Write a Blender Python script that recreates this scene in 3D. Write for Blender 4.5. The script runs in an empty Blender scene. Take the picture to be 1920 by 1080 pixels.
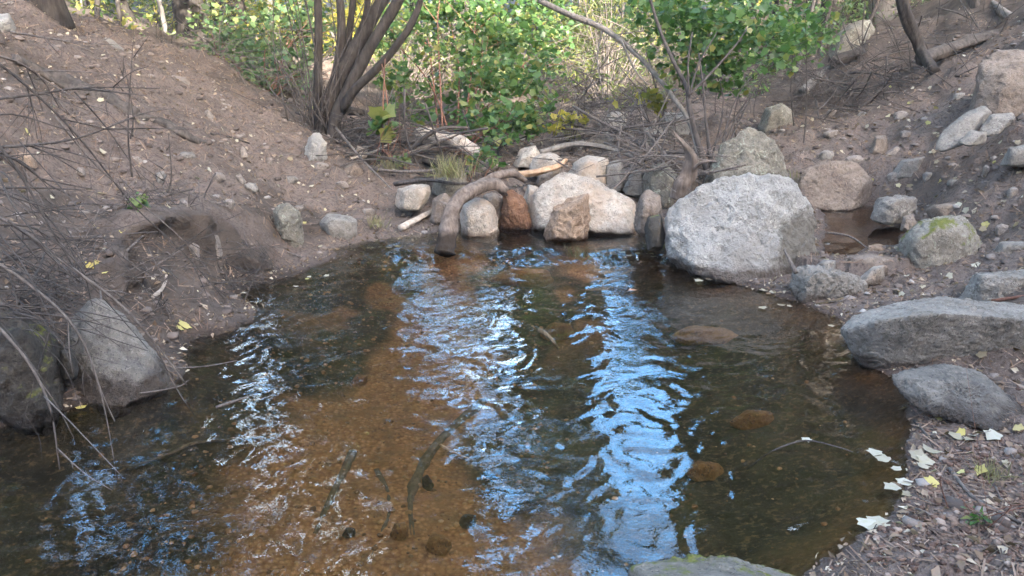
import bpy, bmesh, math, random
import numpy as np
from mathutils import Vector
R = math.radians
sc = bpy.context.scene
COL = sc.collection
# ------------------------------------------------------------------ camera, sky, sun, exposure
CAM_H, PITCH, FPX = 1.45, R(18.5), 1507.0
cd = bpy.data.cameras.new("camera"); cam = bpy.data.objects.new("camera", cd); COL.objects.link(cam)
cam.location = (0, 0, CAM_H); cam.rotation_euler = (R(90) - PITCH, 0, 0)
cd.sensor_width = 36; cd.lens = 36 * FPX / 1920; cd.clip_start = 0.05; cd.clip_end = 400
sc.camera = cam
SUN_EL, SUN_DIR = R(24.5), (0.51, -0.86)          # horizontal direction towards the sun
w = bpy.data.worlds.new("World"); sc.world = w; w.use_nodes = True
wn = w.node_tree.nodes; wl = w.node_tree.links
sky = wn.new("ShaderNodeTexSky"); sky.sky_type = 'NISHITA'; sky.sun_disc = False
sky.sun_elevation = SUN_EL; sky.sun_rotation = math.atan2(SUN_DIR[0], SUN_DIR[1])
sky.air_density = 1.0; sky.dust_density = 3.0; sky.ozone_density = 1.0
# uneven brightness added to the sky ahead to strengthen the pool's reflections
tc = wn.new("ShaderNodeTexCoord"); cn = wn.new("ShaderNodeTexNoise"); cn.inputs["Scale"].default_value = 4.2; cn.inputs["Detail"].default_value = 6
wl.new(tc.outputs["Generated"], cn.inputs["Vector"])
cr = wn.new("ShaderNodeValToRGB"); cr.color_ramp.elements[0].position = .40; cr.color_ramp.elements[1].position = .62; wl.new(cn.outputs[0], cr.inputs[0])
sx_ = wn.new("ShaderNodeSeparateXYZ"); wl.new(tc.outputs["Generated"], sx_.inputs[0])
mr = wn.new("ShaderNodeMapRange"); mr.interpolation_type = 'SMOOTHSTEP'; mr.inputs[1].default_value = .35; mr.inputs[2].default_value = .75; wl.new(sx_.outputs[1], mr.inputs[0])
mm = wn.new("ShaderNodeMath"); mm.operation = 'MULTIPLY'; wl.new(cr.outputs[0], mm.inputs[0]); wl.new(mr.outputs[0], mm.inputs[1])
mc = wn.new("ShaderNodeMix"); mc.data_type = 'RGBA'; wl.new(mm.outputs[0], mc.inputs[0]); wl.new(sky.outputs[0], mc.inputs[6]); mc.inputs[7].default_value = (1.2, 4.9, 10.2, 1)
cr2 = wn.new("ShaderNodeValToRGB"); cr2.color_ramp.elements[0].position = .54; cr2.color_ramp.elements[1].position = .66; wl.new(cn.outputs[0], cr2.inputs[0])
m2 = wn.new("ShaderNodeMath"); m2.operation = 'MULTIPLY'; wl.new(cr2.outputs[0], m2.inputs[0]); wl.new(mr.outputs[0], m2.inputs[1])
mw = wn.new("ShaderNodeMix"); mw.data_type = 'RGBA'; wl.new(m2.outputs[0], mw.inputs[0]); wl.new(mc.outputs[2], mw.inputs[6]); mw.inputs[7].default_value = (9.5, 10.5, 11, 1)
wl.new(mw.outputs[2], wn["Background"].inputs[0]); wn["Background"].inputs[1].default_value = 0.15
sd = bpy.data.lights.new("sun", 'SUN'); sd.energy = 2.0; sd.angle = R(0.5); sd.color = (1, .93, .82)
so = bpy.data.objects.new("sun", sd); COL.objects.link(so)
so.rotation_euler = Vector((-SUN_DIR[0], -SUN_DIR[1], -math.tan(SUN_EL))).to_track_quat('-Z', 'Y').to_euler()
sc.view_settings.view_transform = 'Standard'; sc.view_settings.look = 'None'
sc.view_settings.exposure = 4.0; sc.view_settings.gamma = 1
sc.render.engine = 'CYCLES'
sc.cycles.use_denoising = True
sc.cycles.max_bounces = 8; sc.cycles.diffuse_bounces = 4; sc.cycles.transparent_max_bounces = 12
sc.cycles.sample_clamp_indirect = 6

# ------------------------------------------------------------------ small maths
def hash3(i, j, k, seed):
    h = (i * 374761393 + j * 668265263 + k * 2147483647 + seed * 1274126177) & 0xffffffff
    h = ((h ^ (h >> 13)) * 1274126177) & 0xffffffff
    h = ((h ^ (h >> 16)) * 2246822519) & 0xffffffff
    return ((h ^ (h >> 15)) & 0xffff) / 32767.5 - 1
def noise3(x, y, z, seed=0):
    x, y, z = np.broadcast_arrays(np.asarray(x, float), np.asarray(y, float), np.asarray(z, float))
    i, j, k = np.floor(x).astype(np.int64), np.floor(y).astype(np.int64), np.floor(z).astype(np.int64)
    f, g, h = x - i, y - j, z - k
    f = f*f*f*(f*(f*6-15)+10); g = g*g*g*(g*(g*6-15)+10); h = h*h*h*(h*(h*6-15)+10)
    r = 0
    for a in (0, 1):
        for b in (0, 1):
            for c in (0, 1):
                r = r + hash3(i+a, j+b, k+c, seed) * (f if a else 1-f) * (g if b else 1-g) * (h if c else 1-h)
    return r
def fbm(x, y, z=0.0, o=4, seed=0, gain=.5):
    r = 0; a = 1; s = 1
    for n in range(o):
        r = r + a * noise3(np.asarray(x)*s + 17.3*n, np.asarray(y)*s + 9.1*n, np.asarray(z)*s, seed + n)
        a *= gain; s *= 2.03
    return r
def sstep(a, b, x):
    t = np.clip((x - a) / (b - a), 0, 1); return t*t*(3-2*t)
FWD = np.array([0, math.cos(PITCH), -math.sin(PITCH)]); UP = np.array([0, math.sin(PITCH), math.cos(PITCH)])
CAMP = np.array([0, 0, CAM_H])
def ray(px, py):
    d = FWD * FPX + np.array([1., 0, 0]) * (px - 960) + UP * (540 - py)
    return d / d[1]
def P(px, py, Y): return CAMP + ray(px, py) * Y
def W(px, py, z=0.0):
    d = ray(px, py); return CAMP + d * ((z - CAM_H) / d[2])

# ------------------------------------------------------------------ the terrain as a function
SHORE_PX = [(-40,815),(0,800),(100,772),(200,742),(320,728),(352,700),(325,668),(370,632),(462,604),(478,575),(452,556),
    (484,534),(560,512),(620,489),(700,469),(760,461),(815,455),(850,446),(866,424),(930,418),(1010,414),(1110,424),(1195,436),(1212,472),
    (1250,492),(1330,518),(1420,541),(1500,568),(1560,590),(1582,622),(1625,692),(1665,708),(1700,742),(1705,790),
    (1690,850),(1672,905),(1655,960),(1600,1012),(1555,1050),(1500,1120)]
SHORE = [W(*p)[:2] for p in SHORE_PX] + [np.array(q) for q in ((.55,1.15),(.3,.75),(-.6,.55),(-1.6,.6),(-2.3,1.0),(-2.4,1.8))]
SIDE_PX = [(1540,388),(1600,384),(1645,392),(1690,402),(1700,425),(1690,462),(1640,462),(1600,478),(1555,476),(1545,450)]
SIDE_Z = 0.07
SIDE = [W(*p, SIDE_Z)[:2] for p in SIDE_PX]
def poly_sd(poly, x, y):                     # signed distance: negative inside
    q = np.array(poly); n = len(q); d = np.full(x.shape, 1e9); ins = np.zeros(x.shape, bool)
    for i in range(n):
        a = q[i]; b = q[(i+1) % n]; e = b - a
        t = np.clip(((x-a[0])*e[0] + (y-a[1])*e[1]) / (e @ e), 0, 1)
        d = np.minimum(d, (x-a[0]-t*e[0])**2 + (y-a[1]-t*e[1])**2)
        c = (a[1] > y) != (b[1] > y)
        ins ^= c & (x < (b[0]-a[0]) * (y-a[1]) / (b[1]-a[1] + 1e-12) + a[0])
    d = np.sqrt(d); return np.where(ins, -d, d)
CTL = []
def c_px(px, py, Y): CTL.append(P(px, py, Y))
for p in SHORE_PX[::2]: CTL.append(W(*p, 0.03))
for a in [(0,30,6.2),(0,100,5.4),(0,200,4.7),(0,330,4.2),(0,450,3.5),(120,520,3.6),(120,50,7.2),(340,112,7.8),(180,180,5.6),(340,250,5.6),(300,350,4.9),
          (200,420,4.3),(400,395,4.62),(400,440,4.30),(400,528,4.14),(330,472,4.02),(330,545,3.86),(470,412,4.80),(478,500,4.60),(250,500,3.75),(260,575,3.55),(500,180,8.2),(600,250,7.5),(500,320,6.1),(600,350,6.1),(560,440,5.2),(700,400,5.75),(460,230,6.8),
          (680,330,6.6),(800,300,7.2),(760,380,6.2),(950,360,6.2),(1000,250,8.5),(1000,200,10.5),(1000,150,14),(850,180,11),(700,180,11),(1150,330,6.6),(1250,330,6.3),
          (1400,350,5.9),(1500,300,6.6),(1500,250,7.6),(1500,200,9),(1400,200,9.5),(1300,180,11),(1650,350,6.0),(1650,250,7.0),(1750,200,7.2),(1750,135,8.2),(1650,45,10.5),(1570,110,9.5),
          (1900,10,9),(1920,100,6.9),(1920,220,5.9),(1800,300,5.9),(1920,340,5.0),(1800,430,5.0),(1900,470,4.4),(1720,510,4.45),(1640,560,4.1),(1800,560,3.85),(1920,620,3.3),(1800,780,2.86),(1920,760,2.9),
          (1920,900,2.3),(1760,900,2.36),(1760,1060,1.86),(1920,1060,1.8),(0,700,2.95),(0,600,3.1),(-80,500,3.2)]: c_px(*a)
CTL += [np.array(q, float) for q in [(-3.2,1.5,.9),(-3.4,0,.9),(-2.2,-.3,.25),(-.6,0,.12),(.6,.3,.1),(1.6,.8,.15),(2.6,1.2,.45),(4,1.5,1.3),(4.6,3.5,1.2),(5,-.5,1.7),
    (0,-1.5,.2),(0,-4,2.0),(0,-8,6.4),(0,-14,11),(5,-11,13),(3,-8,8.8),(8,-12,13),(-6,-4,3.6),(6,-4,5.2),(-12,-8,8),(9,-2,7.2),(14,-2.5,9),(12,-8,9.8),(20,-6,12),(-6,2,2.3),(-7,6,2.3),(-12,2,4),(-10,10,2.4),(-6,11,1.55),(-7,16,1.4),(-12,22,1.6),  # unseen hill behind and to the right, raised to keep the sun off the foreground
    (-3,13,.75),(0,18,.8),(4,16,1.1),(0,28,1.2),(10,28,2.5),(-20,34,3),(0,45,3.5),(25,45,9),(-30,50,6),(0,75,9),(30,75,14),(-40,75,12),
    (7,5,3.4),(8.5,8,3.6),(11,3,6.8),(12,8,5.0),(10,14,3.4),(8,11,2.9),(16,6,7.5),(18,14,5.5),(16,22,6),(25,5,14),(35,15,15),(30,30,11),(45,0,16),(25,-15,14),(0,-25,14),(-25,-15,12),(-20,5,7),(-35,10,9),(-30,25,6),(-45,0,12)]]
CTL = np.array(CTL)
def _rbf(r): return np.sqrt(r*r + .05)
_D = np.hypot(CTL[:,None,0]-CTL[None,:,0], CTL[:,None,1]-CTL[None,:,1])
_A = _rbf(_D) - 0.012*np.eye(len(CTL))
_n = len(CTL); _M = np.zeros((_n+1,_n+1)); _M[:_n,:_n] = _A; _M[:_n,_n] = 1; _M[_n,:_n] = 1
_WT = np.linalg.solve(_M, np.append(CTL[:,2], 0))
def rbf_h(x, y):
    h = np.full(x.shape, _WT[_n])
    for i in range(_n): h = h + _WT[i] * _rbf(np.hypot(x-CTL[i,0], y-CTL[i,1]))
    return h
LIP = np.array([W(a, b, .05)[:2] for a, b in [(215,640),(262,600),(300,566),(360,540),(425,520),(482,498),(540,470)]])
MND = W(400, 592, .05)
def lip_sd(x, y):                            # distance inland of the undercut, fading out at its ends
    best = np.full(x.shape, 1e9); sg = np.zeros(x.shape); al = np.zeros(x.shape); m = len(LIP)-1
    for i in range(m):
        a = LIP[i]; e = LIP[i+1]-a; L2 = e @ e
        t = np.clip(((x-a[0])*e[0] + (y-a[1])*e[1])/L2, 0, 1); dx = x-a[0]-t*e[0]; dy = y-a[1]-t*e[1]; d = dx*dx+dy*dy
        k = d < best; best = np.where(k, d, best); sg = np.where(k, e[0]*(y-a[1])-e[1]*(x-a[0]), sg); al = np.where(k, (i+t)/m, al)
    return np.sqrt(best)*np.sign(sg), sstep(0, .15, al)*sstep(1, .75, al)
def zones(x, y):
    d = poly_sd(SHORE, x, y); e = poly_sd(SIDE, x, y); return d, e
def height(x, y, full=False):
    x = np.asarray(x, float); y = np.asarray(y, float)
    d, e = zones(x, y)
    d = d + .035*fbm(x*4, y*4, 0, 3, 5); e2 = e + .03*fbm(x*5, y*5, 0, 2, 6)
    far = np.clip((np.hypot(x, y-3)-2)/10, 0, 1)
    n = .045*fbm(x*1.7, y*1.7, 0, 3, 1)*(1+4*far) + .024*fbm(x*8, y*8, 0, 4, 2) + .007*fbm(x*45, y*45, 0, 2, 3) + .012*np.abs(fbm(x*5+2*y, y*3, 0, 3, 12))
    h = rbf_h(x, y)
    ls, lt = lip_sd(x, y); ls = ls + .06*fbm(x*5, y*5, 0, 4, 13, .65)
    h = h + lt*(.06*sstep(.0, .05, ls)*np.exp(-np.maximum(ls, 0)/.45) - .02*np.exp(-((ls+.05)/.07)**2)) + .07*np.exp(-((x-MND[0])**2+(y-MND[1])**2)/.03)
    land = np.maximum(h, .004 + .02*np.clip(d, 0, 1)) * (.25 + .75*sstep(0, .25, d)) + n*sstep(0, .3, d) + .012*sstep(0, .06, d)
    land = np.where(d > 0, np.maximum(land, .006*sstep(0,.05,d) + .03*np.clip(d,0,.5)), land)
    dep = .30*(1-np.exp(np.minimum(d, 0)/.55*1.0))
    dep = dep * (1 - .55*sstep(4.4, 5.2, y)) * (1 - .4*sstep(.2, -1.2, x)*sstep(3.2,2.0,y))
    pool = -.004 - dep + .012*fbm(x*3, y*3, 0, 3, 8) * np.clip(-d/.2, 0, 1) + .004*fbm(x*30, y*30, 0, 2, 9)*np.clip(-d/.1, 0, 1)
    z = np.where(d > 0, land, pool)
    z = np.where(e2 < 0, np.minimum(z, SIDE_Z - .01 - .25*np.minimum(-e2, .25)), np.where(e2 < .32, np.maximum(SIDE_Z + .008 + .1*e2, (SIDE_Z+.01) + (z-SIDE_Z-.01)*sstep(0, .32, e2)), z))
    if full: return z, d, e2
    return z
_T = np.concatenate([np.geomspace(.8, 12, 700), np.geomspace(12.02, 70, 150)])
def G(px, py):
    """the point of the ground (or pool bed) seen at this pixel"""
    d = ray(px, py); pts = CAMP + d[None]*_T[:,None]
    h = height(pts[:,0], pts[:,1]); b = np.nonzero(pts[:,2] < h)[0]
    i = b[0] if len(b) else len(_T)-1
    if i > 0:
        a0 = pts[i-1,2]-h[i-1]; a1 = h[i]-pts[i,2]; t = _T[i-1] + (_T[i]-_T[i-1])*a0/max(a0+a1, 1e-9)
    else: t = _T[0]
    return CAMP + d*t

# ------------------------------------------------------------------ node materials
class NM:
    def __init__(s, name):
        s.m = bpy.data.materials.new(name); s.m.use_nodes = True; s.t = s.m.node_tree; s.N = s.t.nodes
        s.b = s.N["Principled BSDF"]; s.out = s.N["Material Output"]
        s._p = None
    def add(s, typ, **kw):
        n = s.N.new("ShaderNode" + typ)
        for k, v in kw.items():
            if isinstance(v, dict):
                for kk, vv in v.items(): s.set(n.inputs[kk], vv)
            else: setattr(n, k, v)
        return n
    def set(s, inp, v):
        if isinstance(v, bpy.types.NodeSocket): s.t.links.new(v, inp)
        elif isinstance(v, (tuple, list)) and len(v) == 3 and inp.type == 'RGBA': inp.default_value = (*v, 1)
        else: inp.default_value = v
    def pos(s):
        if s._p is None: s._p = s.add("NewGeometry").outputs["Position"]
        return s._p
    def obj(s): return s.add("TexCoord").outputs["Object"]
    def noise(s, scale, detail=4, rough=.55, vec=None, dist=0.0):
        return s.add("TexNoise", inputs={"Vector": vec or s.pos(), "Scale": scale, "Detail": detail, "Roughness": rough, "Distortion": dist}).outputs[0]
    def vor(s, scale, out="Distance", vec=None, feature='F1'):
        n = s.add("TexVoronoi", feature=feature, inputs={"Vector": vec or s.pos(), "Scale": scale}); return n.outputs[out]
    def ramp(s, fac, stops):
        n = s.add("ValToRGB"); s.set(n.inputs[0], fac); e = n.color_ramp.elements
        while len(e) < len(stops): e.new(.5)
        for el, (p, c) in zip(e, stops):
            el.position = p; el.color = (*c, 1) if isinstance(c, (tuple, list)) else (c, c, c, 1)
        return n.outputs[0]
    def mix(s, fac, a, b, mode='MIX'):
        n = s.add("Mix", data_type='RGBA', blend_type=mode); s.set(n.inputs[0], fac); s.set(n.inputs[6], a); s.set(n.inputs[7], b)
        return n.outputs[2]
    def math(s, op, a, b=0.0, clamp=False):
        n = s.add("Math", operation=op, use_clamp=clamp); s.set(n.inputs[0], a); s.set(n.inputs[1], b); return n.outputs[0]
    def attr(s, name): return s.add("Attribute", attribute_name=name).outputs["Fac"]
    def bump(s, h, strength=.5, dist=.01, prev=None):
        n = s.add("Bump", inputs={"Height": h, "Strength": strength, "Distance": dist})
        if prev: s.set(n.inputs["Normal"], prev)
        return n.outputs[0]
    def fin(s, color=None, rough=None, normal=None, spec=None):
        if color is not None: s.set(s.b.inputs["Base Color"], color)
        if rough is not None: s.set(s.b.inputs["Roughness"], rough)
        if normal is not None: s.set(s.b.inputs["Normal"], normal)
        if spec is not None: s.set(s.b.inputs["Specular IOR Level"], spec)
        return s.m

def mat_ground():
    n = NM("ground")
    big = n.noise(1.1, 5); mid = n.noise(7, 6, .65); fine = n.noise(48, 5, .7); sp = n.noise(160, 3, .6)
    land = n.mix(n.ramp(big, [(.38, 0), (.62, 1)]), (.112,.088,.073), (.170,.134,.112))
    land = n.mix(n.ramp(mid, [(.42, 0), (.7, 1)]), land, (.200,.150,.124))
    land = n.mix(n.ramp(fine, [(.33, 1), (.52, 0)]), land, (.075,.054,.043))
    land = n.mix(n.ramp(sp, [(.60, 0), (.72, 1)]), land, (.26,.22,.19))
    land = n.mix(n.attr("humus_shade"), land, n.mix(n.ramp(mid, [(.35,0),(.7,1)]), (.055,.044,.036), (.13,.10,.078)))  # humus tone, also used as painted shade in the undercut
    # gravel bar near the camera
    vc = n.vor(52, "Color"); vd = n.vor(52)
    grav = n.mix(n.add("SeparateColor", inputs={0: vc}).outputs[0], (.12,.072,.055), (.33,.235,.185))
    grav = n.mix(n.ramp(vd, [(.35, 0), (.75, 1)]), grav, (.06,.042,.034))
    land = n.mix(n.attr("gravel"), land, grav)
    # wet margin and pool bed
    wet = n.attr("wet")
    land = n.mix(wet, land, n.mix(1.0, land, (.46,.40,.37), 'MULTIPLY'))
    pv = n.vor(60, "Color"); pd = n.vor(60); pr = n.add("SeparateColor", inputs={0: pv})
    peb = n.mix(pr.outputs[0], (.27,.128,.046), (.56,.31,.14))
    peb = n.mix(n.ramp(pd, [(.3, 0), (.8, 1)]), peb, (.17,.080,.032))
    peb = n.mix(n.ramp(n.noise(9, 5, .6), [(.36, .85), (.56, 0)]), peb, (.16,.10,.048))
    peb = n.mix(n.ramp(n.noise(26, 4, .65), [(.35, 0), (.65, .75)]), peb, n.mix(n.noise(6, 3), (.24,.115,.045), (.40,.20,.085)))
    silt = n.mix(n.ramp(n.noise(4.5, 5, .6), [(.38, 0), (.62, 1)]), (.024,.020,.011), (.062,.047,.024))
    silt = n.mix(n.ramp(n.noise(2.2, 3), [(.5, 0), (.66, .8)]), silt, (.050,.050,.019))
    silt = n.mix(n.ramp(n.noise(38, 4, .7), [(.52, 0), (.7, 1)]), silt, (.17,.11,.055))
    bed = n.mix(n.attr("sand"), silt, peb)
    col = n.mix(n.attr("bed"), land, bed)
    hb = n.math('ADD', n.math('MULTIPLY', fine, 1.0), n.math('MULTIPLY', sp, .35))
    b1 = n.bump(hb, 1.0, .026); b2 = n.bump(n.math('MULTIPLY', vd, n.math('MAXIMUM', n.attr("gravel"), n.attr("bed"))), -.6, .012, b1) if False else b1
    b2 = n.bump(n.math('MULTIPLY', n.math('SUBTRACT', 1.0, vd), n.attr("gravel")), .8, .014, b1)
    rough = n.math('SUBTRACT', .95, n.math('MULTIPLY', wet, .5))
    return n.fin(col, rough, b2, .3)

def mat_rock(name, c1, c2, speck=(.05,.045,.045), lichen=None, lichen_amt=.5, moss=0, wetz=None, stain=None, bump=.6, scale=1.0, shade_patch=None):
    c1 = tuple(np.array(c1)*(.86,.83,.78)); c2 = tuple(np.array(c2)*(.86,.83,.78))
    n = NM(name); o = n.pos()
    big = n.noise(6*scale, 5, .6, o); fine = n.noise(70*scale, 4, .7, o); mid = n.noise(22*scale, 6, .68, o)
    c = n.mix(n.ramp(big, [(.36, 0), (.64, 1)]), c1, c2)
    c = n.mix(n.ramp(mid, [(.32, .75), (.52, 0)]), c, tuple(x*.55 for x in c1))
    c = n.mix(n.ramp(fine, [(.56, 0), (.70, .7)]), c, tuple(min(.9, x*1.45) for x in c2))
    c = n.mix(n.ramp(n.noise(110*scale, 2, .6, o), [(.60, 0), (.68, .8)]), c, speck)
    if stain: c = n.mix(n.ramp(n.noise(3.5*scale, 4, .6, o), [(.45, 0), (.62, .85)]), c, stain)
    if shade_patch:                                    # shade of the darker flank painted into the colour, with a noisy edge
        ds = n.add("VectorMath", operation='DISTANCE'); n.set(ds.inputs[0], o); ds.inputs[1].default_value = shade_patch[0]
        dm = n.math('ADD', n.math('DIVIDE', ds.outputs["Value"], shade_patch[1]), n.math('MULTIPLY', n.math('SUBTRACT', n.noise(11, 5, .7), .5), .9))
        c = n.mix(n.ramp(dm, [(.80, .9), (1.0, 0)]), c, n.mix(n.noise(45, 4, .7), shade_patch[2], (.30,.27,.22)))
    if lichen: c = n.mix(n.math('MULTIPLY', n.ramp(n.noise(14*scale, 5, .75, o, 1.2), [(.66-.25*lichen_amt, 0), (.74-.25*lichen_amt, 1)]), .8), c, lichen)
    if moss:
        up = n.add("SeparateXYZ", inputs={0: n.add("NewGeometry").outputs["Normal"]}).outputs[2]
        mk = n.math('MULTIPLY', n.ramp(n.noise(7, 6, .7, o), [(.62-.3*moss, 0), (.70-.3*moss, 1)]), n.ramp(up, [(.25, 0), (.6, 1)]))
        c = n.mix(mk, c, n.mix(n.noise(80, 3, .6, o), (.06,.075,.012), (.19,.185,.045)))
    if wetz is not None:
        z = n.add("SeparateXYZ", inputs={0: n.pos()}).outputs[2]
        zz = n.math('ADD', z, n.math('MULTIPLY', n.math('SUBTRACT', n.noise(9, 4, .6), .5), .12))
        wt = n.ramp(n.math('SUBTRACT', zz, wetz - .5), [(.49, 1), (.53, 0)])
        c = n.mix(wt, c, n.mix(1.0, c, (.36,.31,.28), 'MULTIPLY'))
        n.set(n.b.inputs["Roughness"], n.math('SUBTRACT', .92, n.math('MULTIPLY', wt, .55)))
    else: n.b.inputs["Roughness"].default_value = .92
    hb = n.math('ADD', n.math('MULTIPLY', mid, 1.0), n.math('MULTIPLY', fine, .45))
    return n.fin(c, None, n.bump(hb, bump*1.5, .03/scale), .3)

def mat_bark(name, c1, c2, scale=1.0, lich=None, bump=.8, wetz=None):
    n = NM(name); o = n.pos()
    mp = n.add("Mapping", inputs={"Vector": o, "Scale": (1, 1, .22)}).outputs[0]
    a = n.noise(38*scale, 5, .65, mp); b = n.noise(7*scale, 4, .6, o)
    c = n.mix(n.ramp(a, [(.36, 0), (.64, 1)]), c1, c2)
    c = n.mix(n.ramp(b, [(.4, 0), (.7, .55)]), c, tuple(x*.5 for x in c1))
    if lich: c = n.mix(n.ramp(n.noise(12, 5, .7, o), [(.52, 0), (.62, .8)]), c, lich)
    if wetz:
        z = n.add("SeparateXYZ", inputs={0: n.pos()}).outputs[2]; zz = n.math('ADD', z, n.math('MULTIPLY', n.math('SUBTRACT', n.noise(14, 4), .5), .1))
        c = n.mix(n.ramp(n.math('SUBTRACT', zz, wetz-.5), [(.48, 1), (.53, 0)]), c, (.03,.022,.016))
    return n.fin(c, .9, n.bump(a, bump, .012/scale), .25)

def mat_leaf(name, stops, trans=.4, rough=.42, spec=.5):
    """colour runs over the leaves of a plant, one value per leaf"""
    n = NM(name); g = n.math('FRACT', n.math('ADD', n.add("NewGeometry").outputs["Random Per Island"], n.add("ObjectInfo").outputs["Random"]))
    c = n.ramp(g, stops)
    c = n.mix(n.ramp(n.noise(60, 2), [(.45, 0), (.7, .35)]), c, n.mix(1.0, c, (.7,.75,.5), 'MULTIPLY'))
    n.fin(c, rough, None, spec)
    tr = n.add("BsdfTranslucent", inputs={"Color": n.mix(1.0, c, (1.25,1.35,.8), 'MULTIPLY')})
    mx = n.add("MixShader", inputs={0: trans, 1: n.b.outputs[0], 2: tr.outputs[0]})
    n.t.links.new(mx.outputs[0], n.out.inputs[0]); return n.m

def mat_water(name, tint, amp=1.0):
    n = NM(name); n.N.remove(n.b)
    p = n.add("Mapping", inputs={"Vector": n.pos(), "Rotation": (0, 0, R(-28)), "Scale": (1, 1.5, 1)}).outputs[0]
    r1 = n.noise(15, 2, .45, p, .8); r2 = n.noise(52, 2, .5, p, .4)
    lf = n.attr("chop")
    h = n.math('ADD', n.math('MULTIPLY', r1, n.math('ADD', .12, n.math('MULTIPLY', lf, .5))), n.math('MULTIPLY', r2, n.math('MULTIPLY', lf, .45)))
    nb = n.bump(h, .22*amp, .010)
    fr = n.add("Fresnel", inputs={"IOR": 1.4, "Normal": nb})
    gl = n.add("BsdfGlossy", inputs={"Roughness": .015, "Normal": nb, "Color": (1, 1, 1, 1)})
    tp = n.add("BsdfTransparent", inputs={"Color": (*tint, 1)})
    mx = n.add("MixShader", inputs={0: fr.outputs[0], 1: tp.outputs[0], 2: gl.outputs[0]})
    n.t.links.new(mx.outputs[0], n.out.inputs[0]); return n.m

# ------------------------------------------------------------------ mesh helpers
def mesh_np(name, V, F, mat, parent=None, smooth=True, loc=None, attrs=None):
    V = np.asarray(V, np.float32); F = np.asarray(F, np.int32)
    me = bpy.data.meshes.new(name)
    if loc is not None: V = V - np.asarray(loc, np.float32)
    me.vertices.add(len(V)); me.vertices.foreach_set("co", V.ravel())
    k = F.shape[1]; me.loops.add(F.size); me.loops.foreach_set("vertex_index", F.ravel())
    me.polygons.add(len(F)); me.polygons.foreach_set("loop_start", np.arange(0, F.size, k, dtype=np.int32))
    if smooth: me.polygons.foreach_set("use_smooth", np.ones(len(F), bool))
    for an, av in (attrs or {}).items():
        at = me.attributes.new(an, 'FLOAT', 'POINT'); at.data.foreach_set("value", np.asarray(av, np.float32).ravel())
    me.update(calc_edges=True); me.validate()
    me.materials.append(mat)
    o = bpy.data.objects.new(name, me); COL.objects.link(o)
    if loc is not None: o.location = loc
    if parent is not None: o.parent = parent
    return o
def tag(o, label=None, cat=None, group=None, kind=None):
    if label: o["label"] = label
    if cat: o["category"] = cat
    if group: o["group"] = group
    if kind: o["kind"] = kind
    return o
def thing(name, label, cat, loc, group=None):
    o = bpy.data.objects.new(name, None); COL.objects.link(o); o.location = tuple(map(float, loc)); o.empty_display_size = .05
    return tag(o, label, cat, group)
class TB:                                        # tube bundle
    def __init__(s): s.v = []; s.f = []; s.n = 0
    def tube(s, pts, rad, seg=7, wob=.12, seed=0, sub=4, jag=0, groove=0):
        pts = np.asarray(pts, float); m = len(pts)
        rad = np.interp(np.arange(m), np.linspace(0, m-1, len(np.atleast_1d(rad))), np.atleast_1d(rad))
        if m > 2 and sub > 1:                    # Catmull-Rom
            q = np.vstack([2*pts[0]-pts[1], pts, 2*pts[-1]-pts[-2]]); o = []; rr = []
            for i in range(m-1):
                for t in np.linspace(0, 1, sub, endpoint=False):
                    a, b, c, d = q[i:i+4]
                    o.append(.5*(2*b + (c-a)*t + (2*a-5*b+4*c-d)*t*t + (3*b-a-3*c+d)*t**3)); rr.append(rad[i]*(1-t)+rad[i+1]*t)
            o.append(pts[-1]); rr.append(rad[-1]); pts = np.array(o); rad = np.array(rr); m = len(pts)
        T = np.gradient(pts, axis=0); T /= np.linalg.norm(T, axis=1)[:,None] + 1e-12
        up = np.array([0, 0, 1.]) if abs(T[0,2]) < .9 else np.array([1., 0, 0])
        A = np.cross(T, up); A /= np.linalg.norm(A, axis=1)[:,None] + 1e-12; B = np.cross(T, A)
        th = np.arange(seg)*2*np.pi/seg
        r = rad[:,None]*np.ones((1, seg))
        if wob: r = r*(1 + wob*noise3(np.arange(m)[:,None]*(2.2/max(sub, 1))+seed*3.7, np.cos(th)[None]*1.1+seed, np.sin(th)[None]*1.1))
        if groove: r = r*(1 + groove*noise3(np.cos(th)[None]*4.5+seed, np.sin(th)[None]*4.5, np.arange(m)[:,None]*(.7/max(sub, 1))) + groove*.8*noise3(np.cos(th)[None]*2, np.sin(th)[None]*2, np.arange(m)[:,None]*(1.6/max(sub, 1))+seed))
        V = pts[:,None] + (A[:,None]*np.cos(th)[None,:,None] + B[:,None]*np.sin(th)[None,:,None])*r[:,:,None]
        if jag:
            rs = np.random.RandomState(seed+5); V[-1] += T[-1]*(rs.rand(seg,1)*jag)
        V = np.vstack([V.reshape(-1,3), pts[:1], pts[-1:]])
        i = np.arange(m-1)[:,None]*seg; j = np.arange(seg)[None]; k = (j+1) % seg
        F = np.stack([i+j, i+k, i+seg+k, i+seg+j], -1).reshape(-1,4)
        c0 = m*seg; jj = np.arange(seg); kk = (jj+1) % seg
        e0 = np.stack([np.full(seg,c0), kk, jj, jj], -1); e1 = np.stack([np.full(seg,c0+1), (m-1)*seg+jj, (m-1)*seg+kk, (m-1)*seg+kk], -1)
        F3 = np.vstack([F[:,[0,1,2]], F[:,[0,2,3]], e0[:,:3], e1[:,:3]])
        s.v.append(V); s.f.append(F3 + s.n); s.n += len(V)
    def build(s, name, mat, parent=None, loc=None, smooth=True):
        V = np.vstack(s.v)
        if parent is not None and loc is None: V = V - np.array(parent.location)
        return mesh_np(name, V, np.vstack(s.f), mat, parent, smooth, loc)
_ico = {}
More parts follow.
